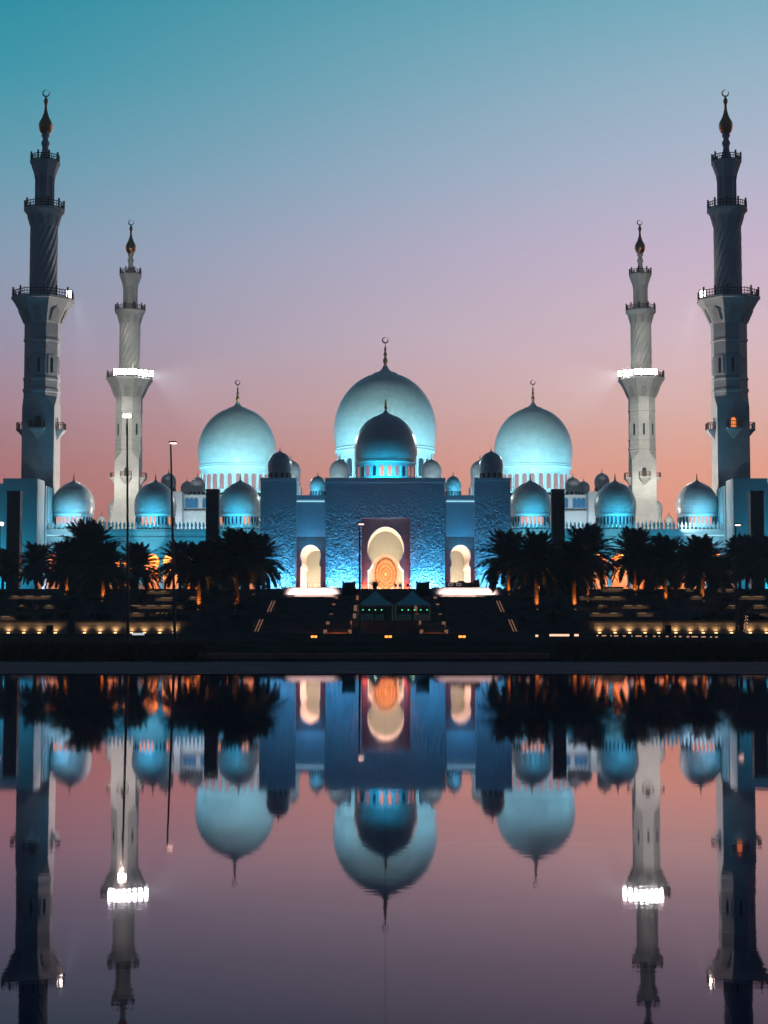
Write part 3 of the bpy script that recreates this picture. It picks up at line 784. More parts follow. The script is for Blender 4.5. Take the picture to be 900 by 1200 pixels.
    area((xat(f(-30), De - 6, 12), De - 6, ZP + .3), (xat(f(-30), De, 12), De + 1, ZP + 9), 12, .4, 1200, TEAL, 150)
    # bright wash at the foot of the arcade's outer end
    area((xat(f(57), DA - 3, 12), DA - 2.2, ZP + .3), (xat(f(57), DA, 12), DA, ZP + 6), 3, .3, 260, (.3, .55, 1), 150)
    # ---- dark free-standing pylons
    for u, v, y, w_ in ((7.5, 23, 575, 'in front of the %s end block' % side), (241, 256, 573, 'between the %s arcade domes' % side)):
        Dp = 326
        x0, x1 = sorted((xat(f(u), Dp, 20), xat(f(v), Dp, 20)))
        py = thing('stone_pylon', 'tall dark brown rectangular pylon standing ' + w_, 'pylon', ((x0 + x1) / 2, Dp, ZP), group='dark free-standing pylons')
        h = zat(y, Dp) - ZP; w = (x1 - x0) / 2
        MB().box(-w, w, 0, 2.4, 0, h - .5).build('shaft', DARKSTONE, py)
        MB().box(-w - .06, w + .06, -.06, 2.46, h - .5, h).build('cap', DARKSTONE, py)
        MB().box(-w * .55, w * .55, -.05, 0, h * .08, h * .9).build('inset_panel', DARKSTONE, py)

# ---- minarets ---------------------------------------------------------------------------
K = 353.0 / F
def mz(y): return zat(y, 353)
def build_minaret():
    root = thing('minaret', 'x', 'minaret', (0, 0, 0))
    hs = 19 * K * 1.0
    b = MB(); z0, z1 = ZP, mz(480)
    b.box(-hs, hs, -hs, hs, z0, z1)
    # chamfered passage from square to octagon
    ho = 20.0 * K; o8 = ho * math.tan(PI / 8)
    sq = [(hs, -hs), (hs, -hs), (hs, hs), (hs, hs), (-hs, hs), (-hs, hs), (-hs, -hs), (-hs, -hs)]
    oc = [(o8, -ho), (ho, -o8), (ho, o8), (o8, ho), (-o8, ho), (-ho, o8), (-ho, -o8), (-o8, -ho)]
    zt2 = mz(466)
    vs = [(x, y, z1) for x, y in sq] + [(x, y, zt2) for x, y in oc]
    b.add(vs, [(i, (i + 1) % 8, 8 + (i + 1) % 8, 8 + i) for i in range(8)])
    b.build('square_shaft', MINARET, root)
    R8 = ho / math.cos(PI / 8)
    c = MB()
    c.lathe([(R8, zt2), (R8, mz(462)), (R8 * 1.05, mz(461)), (R8 * 1.05, mz(458)), (R8, mz(457)), (R8, mz(448)), (R8 * 1.04, mz(447)), (R8 * 1.04, mz(445)), (R8 * .985, mz(444)),
             (R8 * .985, mz(403)), (R8 * 1.04, mz(402)), (R8 * 1.04, mz(400)), (R8, mz(399)), (R8, mz(378))], 8, rot=PI / 8, smooth=False, capb=False, capt=False)
    c.build('octagonal_shaft', MINARET, root)
    fr = MB().box(-.9, .9, -.14, 0, 0, mz(418) - mz(440)).data('panel_frame', MINARET)
    sl = win_mesh(.6, (mz(418) - mz(440)) * .8, .17).data('slit_pane', DARKWIN)
    for i in range(8):
        a = -PI / 2 + i * PI / 4
        o = bpy.data.objects.new('slit_window', fr); COL.objects.link(o); o.parent = root
        o.location = (ho * .985 * math.cos(a), ho * .985 * math.sin(a), mz(441)); o.rotation_euler = (0, 0, a + PI / 2)
        p = bpy.data.objects.new('slit', sl); COL.objects.link(p); p.parent = o; p.location = (0, 0, .3)
    def rail(r, z, h, n, seg, rot, nm):
        q = MB()
        for i in range(n):
            a = rot + 2 * PI * (i + .5) / n
            kk = 1.0 if seg > 8 else math.cos(PI / 8) / math.cos(((a - rot) % (PI / 4)) - PI / 8)
            q.tube((r * kk * math.cos(a), r * kk * math.sin(a), z), (r * kk * math.cos(a), r * kk * math.sin(a), z + h * (1.0 if i % 4 else 1.35)), .07 if i % 4 else .22, seg=5)
        for zz in (z + h * .12, z + h * .5, z + h * .88):
            q.lathe([(r - .09, zz - .07), (r + .09, zz - .07), (r + .09, zz + .07), (r - .09, zz + .07), (r - .09, zz - .07)], seg, rot=rot, smooth=False, capb=False, capt=False)
        return q.build('railing', BRONZE, nm)
    d = MB(); e = 1 / math.cos(PI / 8)
    d.lathe([(22 * K * e * .93, mz(381)), (23.5 * K * e, mz(374)), (27 * K * e, mz(366)), (31 * K * e, mz(359)), (33.5 * K * e, mz(355)), (35 * K * e, mz(354)), (35 * K * e, mz(351.5))], 8, rot=PI / 8, smooth=False)
    bal = d.build('balcony', MINARET, root)
    rail(34 * K * e, mz(351.5), mz(343) - mz(351.5), 56, 8, PI / 8, bal)
    # arched niches in the flare
    for i in range(8):
        a = -PI / 2 + i * PI / 4
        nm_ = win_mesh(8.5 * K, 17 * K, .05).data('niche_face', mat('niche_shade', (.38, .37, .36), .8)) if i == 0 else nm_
        o = bpy.data.objects.new('niche', nm_); COL.objects.link(o); o.parent = bal
        o.location = (25.5 * K * math.cos(a) * .87, 25.5 * K * math.sin(a) * .87, mz(380)); o.rotation_euler = (math.radians(24), 0, a + PI / 2)
    # spiral shaft
    s = MB(); seg, lay = 112, 56; r = 16 * K; z0, z1 = mz(352), mz(266); vs = []
    for j in range(lay + 1):
        z = z0 + (z1 - z0) * j / lay
        for i in range(seg):
            a = 2 * PI * i / seg; t = 14 * a - j / lay * 14 * 2.4
            rr = r * (1 + .085 * (abs(math.cos(t / 2)) - .6))
            vs.append((rr * math.cos(a), rr * math.sin(a), z))
    s.add(vs, [(j * seg + i, j * seg + (i + 1) % seg, (j + 1) * seg + (i + 1) % seg, (j + 1) * seg + i) for j in range(lay) for i in range(seg)], True)
    s.build('spiral_shaft', MINARET, root)
    MB().lathe([(18 * K, mz(351.4)), (18 * K, mz(348)), (16.4 * K, mz(346.5))], 32, capb=False, capt=False).build('shaft_base', MINARET, root)
    d2 = MB().lathe([(16 * K, mz(268)), (16.8 * K, mz(265)), (18.5 * K, mz(258)), (21 * K, mz(252)), (23.5 * K, mz(249.5)), (24 * K, mz(249)), (24 * K, mz(246.5))], 32)
    b2 = d2.build('balcony', MINARET, root)
    rail(23.2 * K, mz(246.5), mz(238.5) - mz(246.5), 40, 32, 0, b2)
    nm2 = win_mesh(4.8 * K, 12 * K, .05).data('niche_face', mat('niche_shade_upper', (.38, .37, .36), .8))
    for i in range(10):
        a = -PI / 2 + i * PI / 5
        o = bpy.data.objects.new('niche', nm2); COL.objects.link(o); o.parent = b2
        o.location = (16.5 * K * math.cos(a), 16.5 * K * math.sin(a), mz(266)); o.rotation_euler = (math.radians(16), 0, a + PI / 2)
    # lantern with engaged columns
    l = MB(); l.lathe([(10.2 * K, mz(246.5)), (10.2 * K, mz(208))], 8, rot=PI / 8, smooth=False, capb=False, capt=False)
    for i in range(8):
        a = i * PI / 4 + PI / 8
        l.lathe([(2.1 * K, mz(246.4)), (2.1 * K, mz(243)), (1.6 * K, mz(242)), (1.5 * K, mz(213)), (2.3 * K, mz(209)), (2.3 * K, mz(207))], 8, 10.2 * K * math.cos(a), 10.2 * K * math.sin(a))
    l.build('lantern', MINARET, root)
    d3 = MB().lathe([(11.5 * K * e, mz(209)), (12 * K * e, mz(206)), (14 * K * e, mz(200)), (16 * K * e, mz(194)), (16.8 * K * e, mz(193)), (16.8 * K * e, mz(190.5))], 8, rot=PI / 8, smooth=False)
    b3 = d3.build('balcony', MINARET, root)
    rail(16.2 * K * e, mz(190.5), mz(183) - mz(190.5), 32, 8, PI / 8, b3)
    fin = MB().lathe([(8 * K, mz(190.4)), (6.4 * K, mz(185)), (4.2 * K, mz(179)), (3.6 * K, mz(173)), (4.8 * K, mz(170)), (5 * K, mz(168)), (3.4 * K, mz(165)), (3.2 * K, mz(163)), (5 * K, mz(160)),
                      (4.6 * K, mz(158.5))], 20)
    fin.build('cap_stem', MINARET, root)
    g = MB().lathe([(3.4 * K, mz(158.4)), (6.2 * K, mz(156)), (8 * K, mz(152)), (8.5 * K, mz(148.5)), (8 * K, mz(145)), (6.4 * K, mz(142)), (4.6 * K, mz(139)), (2.8 * K, mz(134)), (1.7 * K, mz(129)),
                    (1.5 * K, mz(124)), (2.6 * K, mz(121)), (2.8 * K, mz(119)), (1.8 * K, mz(116.5)), (.5 * K, mz(114))], 24)
    crescent(g, mz(110), 3.9 * K, th=.9 * K)
    g.build('finial', GOLD, root)
    # small side balconies
    for i in range(4):
        a = -PI / 2 + i * PI / 2
        br = MB()
        br.add([(-1.5, 0, 0), (1.5, 0, 0), (1.5, -1.5, 0), (-1.5, -1.5, 0), (-.3, 0, -1.9), (.3, 0, -1.9)], [(0, 1, 2, 3), (3, 2, 5, 4), (0, 3, 4), (1, 5, 2)])
        br.box(-1.65, 1.65, -1.65, 0, 0, .35)
        o = br.build('window_balcony', MINARET, root, (hs * math.cos(a), hs * math.sin(a), mz(506)))
        o.rotation_euler = (0, 0, a + PI / 2)
        rl = MB()
        for k in range(7):
            x = -1.5 + .5 * k; rl.tube((x, -1.55, .35), (x, -1.55, 1.75), .06 if 0 < k < 6 else .13, seg=4)
        for s_ in (-1, 1):
            for k in range(1, 4): rl.tube((s_ * 1.5, -1.55 + .5 * k, .35), (s_ * 1.5, -1.55 + .5 * k, 1.75), .06, seg=4)
            rl.box(s_ * 1.5 - .06, s_ * 1.5 + .06, -1.5, 0, 1.7, 1.82)
        rl.box(-1.56, 1.56, -1.61, -1.49, 1.7, 1.82); rl.box(-1.56, 1.56, -1.6, -1.5, .9, 1.0)
        rl.build('railing', BRONZE, o)
        win_mesh(1.3, 2.6, .08).build('balcony_door', DARKWIN, o, (0, 0, .36))
    return root
mroot = build_minaret()
placed = []
for i, (base_px, D, lab) in enumerate(((46.0, 353, 'tall near minaret at the far left, dark front and pale inner side'), (858.0, 353, 'tall near minaret at the far right, dark blue with a lit balcony door'),
                                  (149.3, 470, 'shorter rear minaret on the left, floodlit white'), (754.0, 470, 'shorter rear minaret on the right, floodlit white'))):
    o = mroot if i == 0 else dup(mroot)
    o['label'] = lab
    hs = 19 * K
    cx = (base_px - AX) / F * (D + 3.5)
    o.location = (cx, D + hs, 0)
    placed.append(o)
    if D == 353: o.scale = (1.0, 1.0, 1.011)
    if i == 1:
        for ch in o.children:
            if ch.name.startswith('window_balcony') and abs(ch.location.y + hs) < .1:
                for g in ch.children:
                    if g.name.startswith('balcony_door'): g.data = win_mesh(1.0, 2.2, .1).data('lit_door', ORANGEWIN)
# a warm spot added on each top balcony, without a fitting, gilds the finial bulb
for o in placed:
    spot((o.location.x + (2.0 if o.location.x < 0 else -2.0), o.location.y - 1.8, mz(190) + .3), (o.location.x, o.location.y, mz(147)), 520, (1, .72, .38), 50, .7, .1)
# balcony floods
zb3 = mz(351.5)
def flood(loc, rz, label, w=1.1, m_=FLOODM, group='floodlights on the minaret balconies'):
    t = thing('floodlight', label, 'floodlight', loc, rz, group)
    MB().box(-w / 2, w / 2, -.12, .35, .25, 1.85).build('housing', BLACK, t)
    MB().box(-w / 2 + .06, w / 2 - .06, -.16, -.125, .3, 1.8).build('lens', m_, t)
    MB().box(-w / 2 - .08, -w / 2 - .01, -.05, .2, 0, .8).box(w / 2 + .01, w / 2 + .08, -.05, .2, 0, .8).build('bracket', BLACK, t)
for i, sg in ((2, 1), (3, -1)):
    o = placed[i]; cx, cy = o.location.x, o.location.y
    for k in range(8):
        x = cx + sg * (-3.0 + k * 1.38)
        y = cy - 35 * K - .15 if abs(x - cx) < 2.7 else cy - 35 * K - .15 + max(0, (abs(x - cx) - 2.7))
        flood((x, y, zb3 + .9), 0, 'glaring white floodlight in the row on the %s rear minaret balcony' % ('left' if sg > 0 else 'right'), 1.05)
    # their beams: out over the courtyard towards the front domes
    spot((cx + sg * 6.8, cy - 35 * K + 1.5, zb3 + 1.6), (sg * 36, 352, 24), 230000, COOLW, 50, .6, .4)
    spot((cx - sg * 7.5, cy - 6, zb3 + 1.6), (cx, cy - 6, 20), 1, COOLW, 60, .6, .2)
    # fittings by the shaft wash the spiral and the lantern
    spot((cx + sg * 4.6, cy - 4.6, zb3 + .6), (cx, cy, zb3 + 16), 5000, (1, .93, .78), 80, .8, .4)
    spot((cx - sg * 3.6, cy - 5.0, zb3 + .6), (cx, cy, zb3 + 16), 1500, (1, .93, .78), 80, .8, .4)
for i, sg in ((0, 1), (1, -1)):
    o = placed[i]; cx, cy = o.location.x, o.location.y
    flood((cx + sg * 6.0, cy - 2.3, zb3 + .5), sg * .6, 'single warm floodlight on the inner corner of the %s near minaret balcony' % ('left' if sg > 0 else 'right'), 1.2, LAMPM)
    # aimed back at the rear minaret
    for zt_aim, an in ((98, 15), (76, 16), (52, 17), (28, 18)):
        spot((cx + sg * 6.6, cy + 3.5, zb3 + 1), (placed[i + 2].location.x - sg * 3, placed[i + 2].location.y, zt_aim), {98: 110000, 76: 230000, 52: 420000, 28: 560000}[zt_aim], (1.0, .98, .84), an, .7, .6)
    spot((cx + sg * 3.9, cy - .8, zb3 + .5), (cx, cy, zb3 + 8), 2600, (1, .72, .45), 100, .8, .2)
    # warm-white roof flood on the arcade for the inner side
    spot((cx + sg * 46, cy + 22, zat(618, DA) + 1), (cx, cy, 48), 120000, (1, .84, .74), 60, .7, .5)
    t = thing('roof_floodlight', 'floodlight on the %s arcade roof behind the domes' % ('left' if sg > 0 else 'right'), 'floodlight', (cx + sg * 46, cy + 22.6, ZP))
    MB().box(-.6, .6, 0, .6, 0, zat(618, DA) + .6 - ZP).build('mast', POLE, t)

# ================================================================ STREET LAMPS
def lamp_post(px0, px1, ytop, ybase, D, kind, label):
    z0 = max(.3, ground(D) if D >= 200 else .45); zt = zat(ytop, D)
    x0, x1 = xat(px0, D, 2), xat(px1, D, zt)
    r = thing('lamp_post', label, 'lamp post', (x0, D, z0), group='tall lamp posts')
    MB().tube((0, 0, .02), (x1 - x0, 0, zt - z0), .13, .07, 10).build('pole', POLE, r)
    MB().tube((0, 0, 0), (0, 0, .5), .24, .2, 10).build('base', POLE, r)
    h = MB()
    if kind == 'flood':
        h.box(-.42, .42, -.12, .2, 0, .34)
        hd = h.build('head', BLACK, r, (x1 - x0, 0, zt - z0))
        MB().box(-.36, .36, -.15, -.121, .03, .31).build('lens', LAMPM, hd)
        spot((x1, D - .5, zt + .15), (x1, D - 30, 0), 600, (1, .8, .65), 120, .8, .2)
    else:
        s_ = 1
        h.box(-.15, .5, -.13, .13, .0, .14); hd = h.build('head', POLE, r, (x1 - x0, 0, zt - z0))
        MB().box(-.05, .48, -.12, .12, -.08, -.002).build('lens', LAMPDIM if kind == 'dim' else LAMPM, hd)
    return r
lamp_post(150, 149, 490, 741, 140, 'flood', 'tallest thin lamp post, left, with a bright white head before the rear minaret')
lamp_post(205, 200, 519, 741, 141, 'dim', 'dark leaning lamp post with small pinkish head left of the great side dome')
lamp_post(422, 421, 614, 739, 172, 'dim', 'short thin lamp post in front of the central red gate panel')
lamp_post(863, 862, 615, 745, 172, 'dim', 'thin lamp post with pink head near the right end block')
lamp_post(-3, 0, 616, 741, 165, 'flood', 'lamp post with glaring head at the very left edge')

# ================================================================ PALMS
def leaf_frond(L, droop, seed):
    rnd = random.Random(seed); mb = MB(); N = 20; pts = []
    for i in range(N + 1):
        t = i / N; pts.append(Vector((L * t * (1 - .08 * droop * t * t), 0, L * (.22 * t - (.20 + .30 * droop) * t * t))))
    for i in range(N):
        mb.tube(pts[i], pts[i + 1], .045 * (1 - i / N) + .012, .045 * (1 - (i + 1) / N) + .012, 3)
    for i in range(2, N + 1):
        t = i / N; p = pts[min(i, N)]; d = (pts[min(i, N)] - pts[i - 1]).normalized()
        ll = L * .24 * (math.sin(PI * min(1, t * .88 + .1)) ** .6) * rnd.uniform(.85, 1.1)
        for k in (0, .5):
            pp = p - d * (L / N) * k
            for sg in (-1, 1):
                dirv = (d * rnd.uniform(.55, .8) + Vector((0, sg * .8, rnd.uniform(-.15, .3)))).normalized()
                tip = pp + dirv * ll + Vector((0, 0, -.12 * ll)); w = d * .14
                mb.add([pp - w, pp + w, tip], [(0, 1, 2)])
    return mb
FR = [leaf_frond(3.9, dr, 11 + i).data('frond_leaf', FROND) for i, dr in enumerate((.25, .6, 1.0, 1.5))]
def palm_trunk(h, r, seed):
    rnd = random.Random(seed); mb = MB(); prof = []; n = int(h / .28)
    for i in range(n):
        z = h * i / n
        rr = r * (1.18 - .25 * i / n)
        prof += [(rr * rnd.uniform(.93, 1.0), z), (rr * rnd.uniform(1.1, 1.2), z + h / n * .75)]
    prof.append((r * .9, h)); mb.lathe(prof, 9, smooth=False)
    return mb
def palm(px, D, yc, Rpx, label, seed, trunk_h=None, nf=104):
    rnd = random.Random(seed)
    z0 = ground(D); x = xat(px, D, z0); zc = zat(yc + 5, D); sc = 1.38 * Rpx / F * D / 3.9
    root = thing('date_palm', label, 'palm tree', (x, D, z0), rnd.uniform(0, 6), 'date palms on the terraces')
    h = zc - z0
    palm_trunk(h, .25, seed).build('trunk', BARK, root)
    # boot of old leaf bases under the crown
    b = MB()
    for i in range(26):
        a = i * 2.4; zz = h - .15 - .035 * i
        b.tube((.16 * math.cos(a), .16 * math.sin(a), zz), (.52 * math.cos(a), .52 * math.sin(a), zz + .42), .07, .035, 4)
    b.build('leaf_bases', BARK, root)
    for i in range(nf):
        t = (i + .5) / nf; el = math.radians(72 - 98 * t + rnd.uniform(-7, 7)); az = i * 2.39996 + rnd.uniform(-.2, .2)
        k = 0 if t < .25 else 1 if t < .55 else 2 if t < .85 else 3
        o = bpy.data.objects.new('frond', FR[k]); COL.objects.link(o); o.parent = root
        o.location = (0, 0, h + .1 - .5 * t)
        s = sc * rnd.uniform(.82, 1.08) * (.86 + .22 * t); o.scale = (s, s, s)
        o.rotation_euler = (0, -el, az)
    return root
UPN = 0
def uplight(px, D, power=260, dx=.0):
    global UPN; UPN += 1
    z = ground(D); x = xat(px, D, z)
    t = thing('garden_uplight', 'small orange ground light at the foot of a palm trunk', 'light', (x, D - 1.15, z), 0, 'orange ground lights under palms')
    MB().lathe([(.10, 0), (.12, .1), (.14, .22)], 10).build('housing', BLACK, t)
    MB().lathe([(.11, .221), (.11, .235)], 10).build('lens', UPL, t)
    spot((x + dx, D - 1.15, z + .3), (x, D - .1, z + 3.0), power, (1, .34, .06), 75, .6, .05)
palms = [  # px, D, crown centre y, crown radius px, lit, where
    (3, 306, 658, 19, 0, 'at the very left edge before the end block'),
    (42.5, 304, 655, 23, 0, 'alone before the pale end block, its trunk on bright blue'),
    (78, 268, 657, 27, 1, 'left of the tallest left crown, trunk lit orange'),
    (104, 270, 642, 34, 0, 'with the tallest crown of the left garden'),
    (121, 246, 660, 28, 1, 'right of the tallest left crown, trunk lit at its foot'),
    (160, 272, 660, 25, 0, 'just right of the tall lamp post on the left'),
    (92, 290, 664, 26, 0, 'low behind the left garden crowns'),
    (211, 275, 655, 24, 0, 'small, just right of the leaning lamp post'),
    (233, 224, 658, 26, 1, 'before the dark pylon with its trunk lit orange to the ground'),
    (262, 262, 654, 29, 0, 'between the pylon and the carved block on the left'),
    (278, 226, 648, 31, 1, 'left of the carved block, two lit trunks below'),
    (300, 266, 652, 30, 1, 'before the left carved block, rightmost on the left side'),
    (248, 284, 662, 24, 0, 'low behind the pylon on the left'),
    (596, 270, 650, 31, 1, 'before the right carved block, leftmost on the right side'),
    (629, 224, 652, 31, 1, 'left of the right inner pylon, trunk glowing at the bottom'),
    (611, 285, 665, 22, 0, 'low behind the first palms right of the portal'),
    (655, 275, 660, 24, 0, 'low in front of the right inner pylon'),
    (673, 226, 660, 28, 0, 'low crown sharing the spot of a big lit palm'),
    (688, 246, 646, 32, 1, 'with wide crown right of the right inner pylon'),
    (744, 268, 646, 30, 1, 'before the right rear minaret'),
    (780, 262, 653, 29, 1, 'right of the right rear minaret, lit trunk'),
    (764, 285, 662, 24, 0, 'low between the palms near the right rear minaret'),
    (823, 246, 655, 29, 1, 'under the outermost right dome, two lit trunks'),
    (806, 284, 658, 26, 0, 'low under the outermost right dome'),
    (845, 290, 668, 19, 0, 'small, left of the thin right lamp post'),
    (867, 304, 647, 22, 0, 'first of the three slim trunks on blue at the right'),
    (875, 307, 644, 22, 0, 'middle of the three slim trunks on blue at the right'),
    (883, 304, 649, 22, 0, 'last of the three slim trunks on blue at the right'),
    (902, 300, 652, 26, 0, 'at the very right edge before the end block'),
]
for i, (px, D, yc, R, lit, w) in enumerate(palms):
    palm(px, D, yc, R, 'date palm ' + w, 100 + i)
    if lit: uplight(px, D, 800 if D < 230 else 560)
uplight(673, 226, 900)
for px, D in ((297, 268), (703, 262), (790, 280), (829, 262)): uplight(px, D, 200)
# small string-lit palm by the right lamp post
palm(869, 199 - 1.0, 716, 9, 'small palm with glowing wrapped trunk below the right lamp post', 77, nf=20)
m = MB()
for k in range(26): 
    a = k * 1.3; m.box(.3 * math.cos(a) - .03, .3 * math.cos(a) + .03, .3 * math.sin(a) - .03, .3 * math.sin(a) + .03, .1 + k * .08, .16 + k * .08)
tag(m.build('string_lights', LEDP, loc=(xat(869, 198), 198, ground(198))), 'string of warm lights wound round the small right palm', 'string lights')

# ================================================================ SHRUBS, GRASS
def tuft(mb, x, y, z, s, rnd, n=26):
    for _ in range(n):
        a = rnd.uniform(0, 2 * PI); e = rnd.uniform(-.1, 1.3); r = s * rnd.uniform(.4, 1)
        p = Vector((x + r * math.cos(a) * math.cos(e), y + r * math.sin(a) * math.cos(e), z + s * .15 + r * .8 * max(0, math.sin(e))))
        d1 = Vector((rnd.uniform(-1, 1), rnd.uniform(-1, 1), rnd.uniform(-1, 1))) * s * .3; d2 = Vector((rnd.uniform(-1, 1), rnd.uniform(-1, 1), rnd.uniform(-.3, 1))) * s * .3
        mb.add([p, p + d1, p + d2], [(0, 1, 2)])
rnd = random.Random(3)
bush_meshes = []
for i in range(4):
    mb = MB(); 
    for _ in range(9): tuft(mb, rnd.uniform(-.5, .5), rnd.uniform(-.4, .4), rnd.uniform(0, .35), .5, rnd, 40)
    bush_meshes.append(mb.data('shrub_leaves', BUSH))
def shrub(px, D, s, label='dark clipped shrub on the garden terraces'):
    z = ground(D); o = bpy.data.objects.new('shrub', rnd.choice(bush_meshes)); COL.objects.link(o)
    o.location = (xat(px, D, z), D, z); o.scale = (s * 1.2, s, s); o.rotation_euler = (0, 0, rnd.uniform(0, 6))
    tag(o, label, 'shrub', 'dark shrubs on the garden terraces')
for side in (0, 1):
    for k in range(46):
        px = rnd.uniform(-20, 292) if side == 0 else rnd.uniform(610, 925)
        D = rnd.choice((203, 206, 224, 226, 246, 249, 268, 272))
        shrub(px, D, rnd.uniform(.7, 1.6) * (1.25 if D > 290 else 1))
# rough grass on the bank behind the pool paving (leaves the middle bare)
mb = MB(); rg = random.Random(9)
for _ in range(26000):
    px = rg.uniform(-60, 960); D = rg.uniform(72.5, 104)
    dens = 1.0 if px < 225 else max(0, 1 - (px - 225) / 60) if px < 400 else max(0, min(1, (px - 600) / 90))
    if rg.random() > dens * .97 + .03: continue
    x = xat(px, D, 0); z = .02 + (D - 72) * .008
    h = rg.uniform(.12, .34) * (1 + .5 * math.sin(px * .05) ** 2) * (1.25 if dens > .6 else .5)
    a = rg.uniform(0, PI); dx, dy = .02 * math.cos(a), .02 * math.sin(a)
    mb.add([(x - dx, D - dy, z), (x + dx, D + dy, z), (x + rg.uniform(-.12, .12), D + rg.uniform(-.1, .1), z + h)], [(0, 1, 2)])
mb.build('grass', GRASSM, kind='stuff')

# ================================================================ CENTRE: TENTS, PIERS, PLANTERS, RAIL, KIT
for side, px in (('left', 440), ('right', 484)):
    D = 206; z = zat(727.5, D); x = xat(px if side == 'left' else 483.5, D, z)
    w = 20 / F * D; ze = zat(709, D) - z; zp = zat(692, D) - z
    t = thing('marquee_tent', '%s green pyramid-roofed tent with pale curtains and green bulbs' % side, 'tent', (x, D, z))
    m = MB(); w2 = w * 1.06
    ring = [(-w2, -w2, ze), (w2, -w2, ze), (w2, w2, ze), (-w2, w2, ze)]; mid = [(p[0] * .45, p[1] * .45, ze + (zp - ze) * .46) for p in ring]
    m.add(ring + mid + [(0, 0, zp)], [(0, 1, 5, 4), (1, 2, 6, 5), (2, 3, 7, 6), (3, 0, 4, 7), (4, 5, 8), (5, 6, 8), (6, 7, 8), (7, 4, 8)])
    m.build('roof', TENT, t)
    m = MB(); n = 14
    for i in range(n):
        a = -w2 + 2 * w2 * i / n; b_ = -w2 + 2 * w2 * (i + 1) / n
        m.add([(a, -w2 - .01, ze), (b_, -w2 - .01, ze), ((a + b_) / 2, -w2 - .03, ze - .28)], [(0, 1, 2)])
    m.build('valance', TENTW, t)
    for sx_ in (-1, 1):
        for sy_ in (-1, 1): MB().tube((sx_ * w, sy_ * w, 0), (sx_ * w, sy_ * w, ze), .06).build('post', TENTW, t)
    # gathered curtains, lower half
    for a, b_ in ((-w * .95, -w * .1), (w * .05 if side == 'right' else -w * .02, w * .5 if side == 'left' else w * .95)):
        m = MB(); n = 18; vs = []
        for i in range(n + 1):
            xx = a + (b_ - a) * i / n; yy = -w * .8 + .07 * math.sin(i * 2.1)
            vs += [(xx, yy, .02), (xx, yy, ze * .42)]
        m.add(vs, [(2 * i, 2 * i + 2, 2 * i + 3, 2 * i + 1) for i in range(n)], True); m.build('curtain', TENTW, t)
    for k in range(5):
        if side == 'left' and k == 4: continue
        xx = -w * .72 + k * w * .36 + (w * .1 if side == 'right' else 0)
        MB().lathe([(.01, -.07), (.07, -.03), (.07, .04), (.01, .08)], 8).build('bulb', GREENB, t, (xx, -w * .85, ze * .68))
    spot((x, D, z + ze * .9), (x, D - w, z), 160, (.5, 1, .6), 140, .8, .2)
